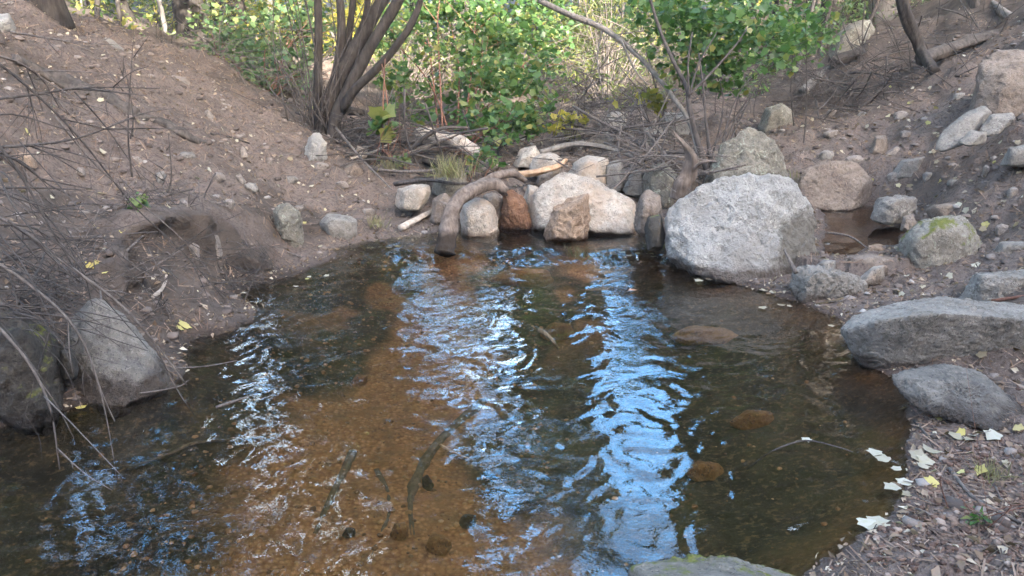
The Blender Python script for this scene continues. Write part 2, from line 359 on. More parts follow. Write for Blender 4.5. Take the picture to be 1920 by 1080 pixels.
def ico(n):
    if n not in _ico:
        b = bmesh.new(); bmesh.ops.create_icosphere(b, subdivisions=n, radius=1)
        b.verts.ensure_lookup_table()
        _ico[n] = (np.array([v.co[:] for v in b.verts]), np.array([[v.index for v in f.verts] for f in b.faces])); b.free()
    return _ico[n]
def hull_planes(pts, c):
    b = bmesh.new()
    for p in pts: b.verts.new(p - c)
    bmesh.ops.convex_hull(b, input=b.verts[:]); bmesh.ops.recalc_face_normals(b, faces=b.faces[:])
    N = []; D = []
    for f in b.faces:
        f.normal_update(); nn = np.array(f.normal[:]); dd = float(nn @ np.array(f.verts[0].co[:]))
        if dd < 0: nn, dd = -nn, -dd
        if f.calc_area() < 1e-7: continue
        dup = [i for i, q in enumerate(N) if q @ nn > .985]
        if dup: D[dup[0]] = min(D[dup[0]], dd); continue
        N.append(nn); D.append(max(dd, 1e-3))
    b.free(); return np.array(N), np.array(D)
def rock(label, outline, mat, t=.3, Y=None, name="rock", cat="rock", seed=1, p=14, rough=.035, fine=.008, lev=5, front=None, group=None, bury=None, back=.6, inset=.58, smooth=True, cuts=7, slope=0.0):
    """a boulder: outline traced on the photograph, set at its own distance with real thickness"""
    rs = np.random.RandomState(seed*7+3); ol = np.array(outline, float)
    if Y is None:
        lo = ol[np.argmax(ol[:,1])]; Y = G(lo[0], lo[1])[1]
    Ym = Y + t*.42
    oy = ol[:,1].mean(); O = np.array([P(a, b, Ym + slope*(oy-b)/100) for a, b in ol]); c = O.mean(0)
    bury = float(np.clip(.28*(O[:,2].max()-O[:,2].min()), .02, .12)) if bury is None else bury
    low = O[:,2] < c[2]; O[low,2] -= bury
    pts = list(O); oc = ol.mean(0); mz = O[:,2].min()
    def ins(k, dY):
        for q in ol:
            kk = k*(1+.25*(rs.rand()-.5)); e = oc + (q-oc)*kk; r = P(e[0], e[1], Ym + slope*(oy-e[1])/100 + dY*(.75+.4*rs.rand()))
            if q[1] > oc[1]: r[2] = min(r[2], mz + .35*(r[2]-mz))
            pts.append(r)
    if front:
        for a, b, dw in front:
            q = P(a, b, Ym + dw); q[2] -= bury*.8*(q[2] < c[2]); pts.append(q)
    else: ins(inset, -t*.5)
    ins(back, t*.5)
    pts = np.array(pts); c = pts.mean(0)
    N, D = hull_planes(pts, c)
    if cuts:                                     # chipped flat faces
        for _ in range(cuts):
            nn = rs.normal(0, 1, 3); nn /= np.linalg.norm(nn); sup = ((pts-c) @ nn).max()
            if abs(nn[1]) < .35: continue
            N = np.vstack([N, nn]); D = np.append(D, sup*rs.uniform(.72, .92))
    U, F = ico(lev)
    p = p*1.9
    q = np.clip(U @ N.T, 0, None)/D[None]
    rad = (q**p).sum(1)**(-1/p)
    V = U*rad[:,None]
    s = np.median(rad)
    V = V*(1 + rough*fbm(*(U*1.6+seed*5.1).T, o=3, seed=seed))[:,None]
    f = fbm(*(V/s*3.2+seed).T, o=4, seed=seed+3, gain=.55)
    V = V + U*(f*fine*np.clip(s/.25, .3, 2.2))[:,None] if fine else V
    if lev >= 6: V = V + U*(fbm(*(V/s*11+seed).T, o=4, seed=seed+5, gain=.62)*(.006 if lev < 7 else .006))[:,None]
    if fine > .018:
        g = 1-np.abs(fbm(*(V/s*np.array([4,4,7])+seed*2).T, o=3, seed=seed+9)); V = V + U*((g-.7)*fine*.9*np.clip(s/.25, .3, 2))[:,None]
    V = V + c
    loc = (float(c[0]), float(c[1]), float(V[:,2].min()))
    o = mesh_np(name, V, F, mat, None, smooth, loc)
    return tag(o, label, cat, group)

# leaf templates (triangle fans), lying in XY, stalk at the origin, tip towards +Y
def fan(outline):
    V = [(0, .42, 0)] + outline; n = len(outline)
    return np.array(V, float), np.array([(0, i+1, (i+1) % n + 1) for i in range(n)])
MAPLE = fan([(0,.04,.0),(.26,.02,.02),(.48,.14,.07),(.42,.32,.04),(.62,.60,.10),(.34,.68,.04),(0,1.0,-.06),(-.30,.70,.03),(-.60,.56,.10),(-.43,.32,.03),(-.47,.12,.07),(-.24,.03,.02)])
OVAL = (np.array([(0,0,0),(.26,.38,.07),(0,1,-.08),(-.26,.38,.07)], float), np.array([(0,1,2),(0,2,3)]))
NARROW = (np.array([(0,0,0),(.09,.45,.03),(0,1,-.12),(-.09,.45,.03)], float), np.array([(0,1,2),(0,2,3)]))
BIG = (np.array([(0,0,0),(.42,.2,.05),(.45,.75,.1),(0,1.05,-.05),(-.45,.7,.1),(-.4,.25,.05)], float), np.array([(0,1,2),(0,2,3),(0,3,4),(0,4,5)]))
def leaves_np(C, size, tmpl, rs, tilt=.6, nrm=None, curl=1.0):
    """arrays for leaves at centres C with per-leaf size; tilt = how far normals stray from up"""
    n = len(C); T, F = tmpl
    z = np.array([0, 0, 1.])[None] + rs.normal(0, tilt, (n,3)) if nrm is None else nrm + rs.normal(0, tilt, (n,3))
    z /= np.linalg.norm(z, axis=1)[:,None]
    a = rs.normal(0, 1, (n,3)); y = a - z*(a*z).sum(1)[:,None]; y /= np.linalg.norm(y, axis=1)[:,None]
    x = np.cross(y, z)
    S = np.broadcast_to(np.asarray(size, float), (n,))
    L = np.repeat(T[None], n, 0); L[:,:,2] *= curl if np.isscalar(curl) else np.asarray(curl)[:,None]
    L = (L - np.array([0, .45, 0]))*S[:,None,None]
    V = C[:,None] + L[:,:,:1]*x[:,None] + L[:,:,1:2]*y[:,None] + L[:,:,2:]*z[:,None]
    FF = F[None] + (np.arange(n)*len(T))[:,None,None]
    return V.reshape(-1,3), FF.reshape(-1,3)
def blob_pts(blobs, n, rs, shell=.45):
    """points spread through several ellipsoids, looser towards the rim, clumped"""
    wgt = np.array([b[-1]**2.2 for b in blobs]); wgt /= wgt.sum(); out = []
    for b, k in zip(blobs, rs.multinomial(n, wgt)):
        c = P(b[0], b[1], b[2]) if len(b) == 4 else np.array(b[:3]); r = b[3] if len(b) == 4 else b[4]
        d = rs.normal(0, 1, (k,3)); d /= np.linalg.norm(d, axis=1)[:,None]+1e-9
        rr = rs.rand(k)**shell * r * (1+.35*fbm(*(d*1.7+c).T, o=2))
        out.append(c + d*rr[:,None]*np.array([1,1,.85]))
    C = np.vstack(out)
    keep = fbm(*(C*3.1).T, o=2, seed=4) > -.28 + .3*(rs.rand(len(C))-.5)
    return C[keep]
def world_blob(x, y, z, r): return (x, y, z, 0, r)

# ================================================================== the ground
def axis(lo, hi, f0, f1, d0, g):
    a = list(np.arange(f0, f1, d0)); s = d0; v = a[-1]
    while v < hi: s *= g; v += s; a.append(v)
    s = d0; v = f0; b = []
    while v > lo: s *= g; v -= s; b.append(v)
    return np.array(b[::-1] + a)
gx = axis(-60, 60, -3.6, 4.3, .02, 1.09)
ys = [1.3]
while ys[-1] < 9: ys.append(ys[-1] + .0065*max(ys[-1], 1.6)**.85)
s_ = ys[-1]-ys[-2]
while ys[-1] < 90: s_ *= 1.06; ys.append(ys[-1]+s_)
s_ = .012; yb = []; v_ = 1.3
while v_ > -35: s_ *= 1.13; v_ -= s_; yb.append(v_)
gy = np.array(yb[::-1] + ys)
X, Yg = np.meshgrid(gx, gy); Z, Dsh, Esd = height(X, Yg, True)
gX, gY = X, Yg
_ls, _lt = lip_sd(X, Yg); _ls = _ls + .06*fbm(X*5, Yg*5, 0, 4, 13, .65); _e = LIP[-1]-LIP[0]; _e = np.array([_e[1], -_e[0]])/np.hypot(*_e)
_sh = _lt*(.085+.06*fbm(X*9, Yg*9, 0, 3, 14))*sstep(.0, .05, _ls)*np.exp(-np.maximum(_ls-.05, 0)/.22)
X = X + _e[0]*_sh; Yg = Yg + _e[1]*_sh; Z = Z - .02*_sh + .012*fbm(X*30, Yg*30, Z*30, 3, 15)*_lt*np.exp(-(_ls/.12)**2)
nx, ny = len(gx), len(gy)
ii = (np.arange(ny-1)[:,None]*nx + np.arange(nx-1)[None]).ravel()
FQ = np.stack([ii, ii+1, ii+nx+1, ii+nx], 1)
wetm = np.clip(1 - Dsh/(.10+.06*fbm(X*3, Yg*3, 0, 3, 21)), 0, 1)*(Dsh > -.03); wetm = np.maximum(wetm, np.clip(1-Esd/.1, 0, 1)*(Esd > -.02))
bedm = sstep(.004, -.02, Dsh); bedm = np.maximum(bedm, sstep(.0, -.03, Esd))
# sandy tongue of the pool bed, left of centre
sx = np.interp(Yg, [1.2, 2.0, 3.0, 3.8, 4.6], [-.75, -.55, -.62, -.5, -.2]); sw = np.interp(Yg, [1.2, 2.0, 3.0, 3.8, 4.6], [.9, .72, .55, .32, .25])
sand = sstep(1.15, .55, np.abs(X-sx + .25*fbm(X*2, Yg*2, 0, 3, 31))/sw) * sstep(4.9, 4.0, Yg + .3*fbm(X*3, Yg*3, 0, 2, 32))
sand = np.maximum(sand, .7*sstep(.25, .55, fbm(X*2.6, Yg*2.6, 0, 3, 33)) * sstep(3.6, 4.6, Yg) * bedm)
sand = np.maximum(sand, .28*sstep(.22, .03, -Dsh)*sstep(.2, 1.0, X))
sand = np.where(Esd < .05, .35, sand); sand = np.clip(sand*1.15, 0, 1)
grav = sstep(1.0, 1.35, X + .2*fbm(X*3, Yg*3, 0, 3, 41))*sstep(2.75, 2.2, Yg + .2*fbm(X*2, Yg*2, 0, 2, 42))
grav = grav*(.35+.65*sstep(-.2, .3, fbm(X*4, Yg*4, 0, 3, 43))); grav = np.maximum(grav, .9*sstep(1.6, 1.0, Yg))
hum_shade = sstep(.35, .75, .5 + .55*fbm(X*1.3, Yg*1.3, 0, 4, 45) + .5*sstep(7.0, 9.0, Yg) - .35)
hum_shade = np.maximum(hum_shade, .8*sstep(2.2, 3.2, X)*sstep(7.3, 8.4, Yg - .25*(X-4) + .5*fbm(X*2, Yg*2, 0, 3, 46)))
hum_shade = np.maximum(hum_shade, .75*sstep(4.75, 4.35, Yg + .3*X + 1.0 + .3*fbm(X*3, Yg*3, 0, 3, 47))*sstep(-1.0, -1.6, X))
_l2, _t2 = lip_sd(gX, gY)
hum_shade = np.maximum(hum_shade, _t2*sstep(-.30, -.12, _l2)*sstep(.16, .06, _l2))  # shade of the undercut painted on its wall with the dark soil tone
M_ground = mat_ground()
g = mesh_np("ground", np.stack([X, Yg, Z], -1).reshape(-1,3), FQ, M_ground, attrs=dict(wet=wetm, bed=bedm, sand=sand, gravel=grav, humus_shade=hum_shade))
tag(g, kind="structure")

# ================================================================== water
def water(name, x0, x1, y0, y1, st, z0, mat, chopf, amp=1.0):
    ax = np.arange(x0, x1, st); ay = np.arange(y0, y1, st); A, B = np.meshgrid(ax, ay)
    u = A*math.cos(.5) + B*math.sin(.5); v = -A*math.sin(.5) + B*math.cos(.5)
    z = .0022*fbm(u*6.5+.7*fbm(A*3, B*3, 0, 2, 9), v*8+.7*fbm(A*3+5, B*3, 0, 2, 10), 0, 2, 51) + .0017*fbm(u*12+1.1*fbm(A*5, B*5, 0, 2, 7), v*19+1.1*fbm(A*5+9, B*5, 0, 2, 8), 0, 2, 52)
    chop = chopf(A, B); z = z*amp*(.75+.35*chop)
    step = .035*sstep(4.75, 5.05, B + .05*fbm(A*6, B*3, 0, 2, 55)) if name == "pool_water" else 0
    z = z + z0 + step + (step > .002)*(step < .033)*.006*fbm(A*22, B*14, 0, 2, 56) if name == "pool_water" else z + z0
    n, m = len(ax), len(ay); i = (np.arange(m-1)[:,None]*n + np.arange(n-1)[None]).ravel()
    F = np.stack([i, i+1, i+n+1, i+n], 1)
    cx, cy = A.ravel()[F].mean(1), B.ravel()[F].mean(1)
    F = F[(poly_sd(SHORE if name == "pool_water" else SIDE, cx, cy) < .12)]
    V = np.stack([A, B, z], -1).reshape(-1,3); used = np.unique(F); mp = np.zeros(len(V), int); mp[used] = np.arange(len(used))
    o = mesh_np(name, V[used], mp[F], mat, attrs=dict(chop=chop.ravel()[used]))
    return tag(o, kind="structure")
water("pool_water", -2.7, 2.3, .4, 6.3, .012, 0.0, mat_water("pool_water", (.92,.86,.76)), lambda A, B: np.clip(.44 + .2*sstep(.25, -.5, A) + .45*sstep(3.3, 4.6, B), 0, 1.))
water("side_pool_water", 1.5, 4.2, 4.2, 6.9, .03, SIDE_Z, mat_water("side_pool_water", (.7,.58,.48), .6), lambda A, B: .3+0*A)

# ================================================================== rocks
LIC = (.33,.34,.26)
MR = dict(
    pale=mat_rock("pale_granite", (.48,.47,.45), (.70,.69,.665), (.16,.15,.14), wetz=.07, bump=1.2, shade_patch=(tuple(P(1535,478,4.62)), .30, (.10,.085,.065)), stain=(.40,.37,.33)),
    grey=mat_rock("grey_granite", (.22,.205,.19), (.33,.31,.285), wetz=.045, lichen=LIC, lichen_amt=.1),
    lichen=mat_rock("lichened_granite", (.15,.138,.115), (.26,.24,.20), lichen=LIC, lichen_amt=.4, wetz=.03),
    tan=mat_rock("tan_granite", (.36,.32,.28), (.50,.46,.41), wetz=.05, stain=(.40,.30,.22)),
    brown=mat_rock("brown_granite", (.19,.15,.125), (.30,.25,.21), wetz=.05),
    orange=mat_rock("orange_stone", (.28,.195,.14), (.42,.32,.24), wetz=.045),
    rust=mat_rock("rust_stone", (.17,.088,.052), (.26,.15,.095), wetz=.03),
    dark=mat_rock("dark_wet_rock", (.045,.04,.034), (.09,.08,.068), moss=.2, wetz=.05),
    slate=mat_rock("slate_grey_rock", (.215,.20,.18), (.32,.30,.275), wetz=.04),
    mossy=mat_rock("mossy_granite", (.24,.22,.19), (.34,.32,.28), lichen=LIC, lichen_amt=.3, moss=.45, wetz=.04),
    moss=mat_rock("moss_capped_rock", (.15,.14,.12), (.24,.22,.19), moss=.42, wetz=-.1),
    buried=mat_rock("dusty_rock", (.24,.205,.18), (.34,.30,.27)),
    shore=mat_rock("dull_grey_granite", (.15,.14,.13), (.24,.225,.205), wetz=.09),
    under=mat_rock("submerged_stone", (.20,.11,.05), (.32,.19,.09)),
    underdark=mat_rock("submerged_dark_stone", (.07,.055,.04), (.13,.10,.07)))
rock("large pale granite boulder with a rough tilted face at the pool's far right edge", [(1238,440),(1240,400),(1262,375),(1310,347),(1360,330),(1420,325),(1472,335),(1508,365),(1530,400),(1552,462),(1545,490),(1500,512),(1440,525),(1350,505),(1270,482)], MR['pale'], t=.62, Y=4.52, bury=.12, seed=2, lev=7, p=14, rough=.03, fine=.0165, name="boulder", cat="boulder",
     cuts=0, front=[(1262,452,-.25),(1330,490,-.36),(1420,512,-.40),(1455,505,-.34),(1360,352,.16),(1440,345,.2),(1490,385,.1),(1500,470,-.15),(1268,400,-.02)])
rock("grey boulder spotted with lichen behind the large pale boulder", [(1318,335),(1325,298),(1362,262),(1400,237),(1432,247),(1466,282),(1486,308),(1484,338),(1400,350)], MR['lichen'], t=.5, Y=5.75, seed=3, lev=6, p=20, rough=.025, fine=.013, cuts=2, name="boulder", cat="boulder",
     front=[(1340,325,-.2),(1390,262,.05),(1440,290,-.12),(1462,330,-.2),(1400,335,-.28)])
rock("brown flat-faced boulder behind the small side pool", [(1488,345),(1505,320),(1545,300),(1598,300),(1640,338),(1632,360),(1600,385),(1530,383),(1495,368)], MR['brown'], t=.42, Y=6.0, seed=4, lev=6, p=22, rough=.015, fine=.005, cuts=2, name="boulder", cat="boulder",
     front=[(1500,362,-.14),(1535,318,-.05),(1590,318,-.05),(1622,345,-.1),(1595,375,-.2),(1530,374,-.2)])
rock("big sloping tan rock in the middle of the stone dam", [(985,408),(1000,352),(1048,319),(1108,332),(1192,376),(1204,412),(1190,424),(1100,420),(1010,420)], MR['tan'], t=.5, Y=5.42, bury=.12, seed=5, lev=6, p=22, rough=.02, fine=.008, cuts=2,
     front=[(1010,400,-.2),(1045,345,-.02),(1100,350,-.05),(1170,392,-.16),(1180,412,-.26),(1090,405,-.26)])
rock("pale slab leaning behind the sloping tan dam rock", [(1052,330),(1075,305),(1102,290),(1140,296),(1150,340),(1090,345)], MR['tan'], t=.4, Y=5.95, seed=6, p=22, cuts=2)
rock("small pale block beside the pale slab behind the dam", [(1132,305),(1165,298),(1180,325),(1165,350),(1130,345)], MR['grey'], t=.3, Y=6.0, seed=7, p=22, cuts=2)
rock("orange wedge of stone against the front of the dam", [(1012,418),(1035,392),(1065,374),(1106,361),(1112,398),(1098,420),(1050,424)], MR['orange'], t=.26, Y=5.2, bury=.12, seed=8, p=24, fine=.02)
rock("upright rust-brown stone in the gap of the dam", [(936,402),(942,358),(960,353),(985,375),(1002,398),(988,410),(950,410)], MR['rust'], t=.25, Y=5.5, bury=.12, seed=9, p=20, fine=.02)
rock("rounded pinkish tan stone beside the forked driftwood", [(862,418),(862,380),(882,367),(910,370),(930,388),(938,412),(925,424),(880,424)], MR['tan'], t=.3, Y=5.35, bury=.12, seed=10, p=8)
rock("small brown stone behind the bend of the driftwood", [(804,404),(812,370),(832,359),(856,378),(852,405),(825,412)], MR['brown'], t=.22, Y=5.6, seed=11, p=9)
rock("dark stone under the fork of the driftwood", [(905,390),(905,365),(925,358),(944,372),(945,400),(920,405)], MR['brown'], t=.2, Y=5.6, seed=12, p=10)
rock("flat pale rock at the foot of the left dirt bank", [(738,372),(748,353),(780,344),(806,346),(812,362),(790,383),(755,386)], MR['tan'], t=.25, Y=5.75, seed=13, p=12)
rock("white upright rock below the leaning clump of trunks", [(568,280),(578,256),(598,245),(611,266),(615,292),(592,298),(574,292)], MR['pale'], t=.25, seed=14, p=14, fine=.02)
rock("brown wedge-shaped rock low on the left bank under the trunks", [(628,324),(645,310),(664,302),(682,320),(680,333),(650,332)], MR['brown'], t=.2, seed=15, p=22)
rock("lichened rock jutting from the left bank above dark hollow", [(508,398),(518,382),(540,380),(562,398),(570,425),(566,448),(540,450),(520,430)], MR['lichen'], t=.26, Y=4.92, seed=16, p=14, fine=.02)
rock("flat grey rock half buried near the left shore", [(597,418),(612,400),(650,402),(670,410),(670,435),(640,444),(606,436)], MR['slate'], t=.3, seed=17, p=12)
rock("round grey rock at the lip of the left bank", [(372,445),(385,436),(410,440),(418,462),(405,482),(385,482),(374,465)], MR['buried'], t=.18, seed=18, p=10)
rock("small round stone left of the grey rock on the bank lip", [(350,462),(362,454),(374,462),(374,478),(360,482)], MR['buried'], t=.1, seed=19, p=10)
rock("narrow flat stone buried in the left bank dirt", [(333,372),(345,370),(372,398),(376,418),(360,415)], MR['buried'], t=.1, seed=20, p=14, bury=.03)
rock("big triangular grey rock at the left edge of the pool", [(108,710),(114,620),(130,575),(158,556),(200,556),(240,592),(308,660),(345,700),(335,730),(245,756),(150,775)], MR['shore'], t=.55, Y=2.86, cuts=2, seed=21, lev=6, p=13, rough=.03, fine=.012, name="boulder", cat="boulder",
     front=[(140,740,-.22),(145,600,-.06),(205,588,-.04),(290,672,-.08),(320,718,-.16),(245,742,-.26)])
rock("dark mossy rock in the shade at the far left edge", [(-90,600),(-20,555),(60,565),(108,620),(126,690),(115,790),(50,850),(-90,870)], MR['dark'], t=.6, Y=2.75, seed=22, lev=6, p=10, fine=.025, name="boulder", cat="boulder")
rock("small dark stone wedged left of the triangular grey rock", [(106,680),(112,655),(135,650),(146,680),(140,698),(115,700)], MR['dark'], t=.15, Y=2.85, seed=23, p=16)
rock("knobbly dark stone against the left side of the pale boulder", [(1190,398),(1200,362),(1218,348),(1236,365),(1245,395),(1240,420),(1215,428),(1196,418)], MR['brown'], t=.26, Y=5.0, seed=24, p=10, fine=.02)
rock("wet black stone at the waterline below the knobbly stone", [(1206,425),(1215,405),(1240,400),(1250,430),(1240,458),(1215,458)], MR['dark'], t=.24, Y=4.75, seed=25, p=10)
rock("big flat-topped grey slab overhanging the right edge of the pool", [(1572,614),(1598,588),(1700,562),(1850,555),(2010,572),(2040,690),(1830,690),(1720,695),(1662,708),(1640,700)], MR['slate'], t=.55, Y=3.12, seed=26, lev=7, p=30, rough=.015, fine=.006, name="boulder", cat="boulder",
     cuts=0, front=[(1580,618,-.12),(1640,600,-.22),(1720,590,-.27),(1860,586,-.27),(2010,598,-.25),(1668,700,-.12),(1760,690,-.12),(1900,690,-.12),(2020,680,-.12)])
rock("low sloping stone ledge below the flat-topped slab", [(1648,706),(1680,680),(1760,672),(1840,694),(1905,735),(1965,790),(1915,812),(1800,782),(1700,746)], MR['shore'], t=.12, Y=2.72, seed=27, lev=6, p=16, rough=.02, fine=.008, bury=.03, cuts=0, slope=.30)
rock("cracked grey rock between the pale boulder and the slab", [(1478,532),(1490,505),(1530,497),(1580,505),(1622,525),(1648,548),(1610,565),(1540,560),(1490,550)], MR['slate'], t=.3, Y=4.1, seed=28, lev=6, p=12, fine=.02)
rock("flat brown stone behind the cracked grey rock", [(1568,498),(1585,480),(1640,476),(1686,485),(1688,508),(1640,518),(1590,515)], MR['brown'], t=.3, seed=29, p=16, Y=4.45)
rock("pointed light brown stone on the right shore", [(1608,515),(1635,500),(1664,494),(1660,515),(1640,528),(1615,526)], MR['tan'], t=.16, seed=30, p=18, Y=4.3)
rock("low rounded stone at the right foot of the pale boulder", [(1522,496),(1545,486),(1568,488),(1568,502),(1540,506)], MR['grey'], t=.16, seed=31, p=10, Y=4.4)
rock("small pink stone at the front of the side pool", [(1618,478),(1626,460),(1650,456),(1664,466),(1668,482),(1640,486)], MR['orange'], t=.16, Y=4.8, seed=32, p=14)
rock("rounded boulder with green moss streaks right of the side pool", [(1680,485),(1688,440),(1722,408),(1772,398),(1815,405),(1846,440),(1856,485),(1822,503),(1740,505),(1695,500)], MR['mossy'], t=.5, Y=4.55, seed=33, lev=6, p=9, name="boulder", cat="boulder")
rock("grey flat rock at the right end of the side pool", [(1631,398),(1645,372),(1688,364),(1722,371),(1722,392),(1690,408),(1650,408)], MR['grey'], t=.28, Y=5.35, seed=34, p=14, fine=.02)
rock("reddish wedge slab behind the moss-streaked boulder", [(1728,392),(1790,378),(1850,374),(1868,385),(1868,405),(1830,420),(1760,410)], MR['brown'], t=.3, Y=5.2, seed=35, p=22)
rock("small stone left of the moss-streaked boulder", [(1688,424),(1694,404),(1712,400),(1722,415),(1715,430)], MR['brown'], t=.12, Y=4.95, seed=36, p=10)
rock("bluish flat rock right of the moss-streaked boulder", [(1848,474),(1875,453),(1960,452),(1960,492),(1865,490)], MR['slate'], t=.3, Y=4.4, seed=37, p=14)
rock("grey rock behind the flat-topped slab at the right frame edge", [(1796,545),(1820,516),(1900,506),(1980,505),(1980,570),(1820,570)], MR['slate'], t=.3, Y=3.75, seed=38, p=14, lev=6)
rock("large angular boulder high on the right slope", [(1818,190),(1832,125),(1858,98),(1920,90),(2010,105),(2010,200),(1900,205),(1830,208)], MR['brown'], t=.7, Y=6.0, seed=39, lev=6, p=24, name="boulder", cat="boulder",
     front=[(1830,190,-.15),(1842,122,-.05),(1885,130,-.2),(1905,190,-.35),(1990,180,-.3),(1980,118,-.1)])
rock("long grey slab lying diagonally on the right slope", [(1752,272),(1765,240),(1810,210),(1858,190),(1874,200),(1850,228),(1805,262),(1765,280)], MR['slate'], t=.16, Y=5.62, seed=40, p=22, slope=.35, cuts=2, bury=.03)
rock("square grey stone right of the diagonal slab", [(1832,242),(1858,214),(1900,210),(1905,222),(1880,240),(1850,250)], MR['slate'], t=.14, Y=5.5, seed=41, p=24, slope=.3, cuts=1, bury=.03)
rock("small flat stone at the lower end of the diagonal slab", [(1795,262),(1820,243),(1852,248),(1850,262),(1815,270)], MR['slate'], t=.12, Y=5.42, seed=42, p=20, slope=.3, cuts=1, bury=.02)
rock("dark upright stone in the middle of the right slope", [(1630,280),(1640,255),(1660,252),(1668,272),(1655,288)], MR['brown'], t=.16, seed=43, p=16)
rock("thin grey stone just right of the dark upright stone", [(1652,288),(1680,274),(1694,278),(1685,290),(1660,293)], MR['buried'], t=.12, seed=44, p=18)
rock("grey boulder in the undergrowth at the far end of the right slope", [(1418,228),(1435,200),(1470,193),(1490,210),(1488,240),(1440,245)], MR['lichen'], t=.4, seed=45, p=12)
rock("lichened rock perched at the top of the right slope", [(1550,100),(1562,70),(1595,42),(1632,34),(1645,55),(1620,85),(1580,108)], MR['lichen'], t=.5, seed=46, p=14, Y=9.3)
rock("pinkish pale rock in the brush behind the broken stump", [(1203,292),(1208,240),(1230,230),(1252,250),(1252,298)], MR['tan'], t=.35, seed=47, p=12, Y=7.2)
rock("pale rock half hidden by twigs behind the sapling", [(1222,240),(1245,208),(1290,212),(1300,240),(1270,258)], MR['grey'], t=.35, seed=48, p=12, Y=8.0)
rock("greenish rock under the brush left of the broken stump", [(1200,360),(1210,312),(1245,300),(1280,335),(1270,375),(1225,380)], MR['lichen'], t=.4, seed=49, p=12, Y=5.75)
rock("long pale stone at the crest of the left bank", [(303,150),(318,138),(350,145),(366,158),(362,170),(325,162)], MR['buried'], t=.3, seed=50, p=12)
rock("pale flat stone below the crest of the left bank", [(396,196),(412,188),(438,198),(442,210),(415,206)], MR['buried'], t=.2, seed=51, p=12)
rock("small pale stone lower on the left bank crest", [(378,212),(390,204),(404,216),(398,226)], MR['buried'], t=.15, seed=52, p=12)
rock("white rock at the top left corner of the bank", [(-30,60),(-10,28),(18,24),(32,45),(20,66)], MR['pale'], t=.4, seed=53, p=12)
rock("bluish pale rock near the top of the left bank", [(150,88),(165,68),(205,70),(240,88),(235,102),(180,100)], MR['slate'], t=.4, seed=54, p=10)
rock("pinkish stone at the far left of the bank behind the twigs", [(22,300),(35,285),(62,288),(70,305),(45,315)], MR['orange'], t=.15, seed=55, p=10)
rock("mossy green-topped stone at the bottom edge of the picture", [(1155,1100),(1172,1062),(1255,1040),(1330,1040),(1420,1048),(1500,1064),(1535,1090),(1500,1180),(1200,1180)], MR['moss'], t=.5, Y=1.58, seed=56, lev=6, p=10, cuts=3)
rock("small grey stone on the left bank slope above the shore", [(438,330),(450,325),(462,335),(452,343)], MR['buried'], t=.08, seed=57, p=12)
rock("grey stone behind the brush at the head of the stream", [(760,295),(775,275),(815,278),(825,300),(790,308)], MR['brown'], t=.3, seed=58, p=10, Y=7.3)
rock("bleached pinkish stone left of the pale slab behind the dam", [(985,315),(1000,292),(1035,285),(1060,300),(1045,325)], MR['tan'], t=.3, seed=59, p=10, Y=6.3)
rock("rounded grass-topped stone behind the driftwood", [(806,348),(818,318),(850,310),(876,325),(880,352),(845,360)], MR['lichen'], t=.3, seed=60, p=8, Y=6.1)
rock("dark grey rock at the right frame edge below the slabs", [(1875,300),(1890,275),(1950,268),(1950,305)], MR['slate'], t=.25, seed=61, p=14)
rock("flat stone ledge exposed in the right slope", [(1665,320),(1690,300),(1740,290),(1735,312),(1690,330)], MR['grey'], t=.2, seed=62, p=18)
for i, (lb, ol, m, Y, t) in enumerate([
    ("pale block of stone right of the split log, half behind the maple leaves", [(960,300),(975,278),(1005,272),(1020,290),(1005,308)], 'tan', 6.6, .3),
    ("broad pale rock in the stream bed behind the brush heap", [(1075,275),(1095,250),(1140,245),(1165,262),(1150,285)], 'tan', 7.6, .4),
    ("grey rock at the head of the brush below the willow thicket", [(1120,225),(1140,208),(1170,210),(1180,228),(1150,238)], 'grey', 8.8, .4),
    ("grey slab partly under the twigs just left of the stump", [(1165,345),(1185,318),(1210,316),(1222,345),(1200,360)], 'grey', 5.9, .25),
    ("pale tilted stone between the rust stone and the big dam rock", [(975,372),(990,345),(1010,348),(1015,378),(995,395)], 'tan', 5.75, .2),
    ("low tan stone on the stream bed left of the red-stemmed sapling", [(655,285),(668,272),(690,274),(698,288),(675,294)], 'tan', 7.0, .2)]):
    rock(lb, ol, MR[m], t=t, Y=Y, seed=170+i, p=14)
rs_ = np.random.RandomState(64)
for zone, spots in [("left bank", [(430,380),(300,330),(560,390),(640,345),(505,300),(250,300),(455,285),(350,290),(690,395),(545,335),(410,330),(150,320),(600,310),(470,350)]), ("right slope", [(1560,250),(1600,300),(1680,330),(1740,330),(1790,340),(1850,320),(1700,250),(1620,215),(1800,180),(1560,210),(1880,430),(1760,440),(1900,360),(1690,215),(1550,290)])]:
    for (px, py) in spots:
        w_, h_ = rs_.uniform(9, 22), rs_.uniform(6, 13); ol = [(px+w_*math.cos(a)*rs_.uniform(.7, 1.1), py+h_*math.sin(a)*rs_.uniform(.7, 1.1)) for a in np.linspace(0, 6.28, 8)[:-1]]
        rock("small half-buried stone in the dirt of the "+zone, ol, MR['buried' if rs_.rand() < .6 else 'grey'], t=rs_.uniform(.08, .16), seed=int(rs_.randint(1000)), p=14, lev=4, name="stone", cat="stone", group="half-buried stones of the "+zone)
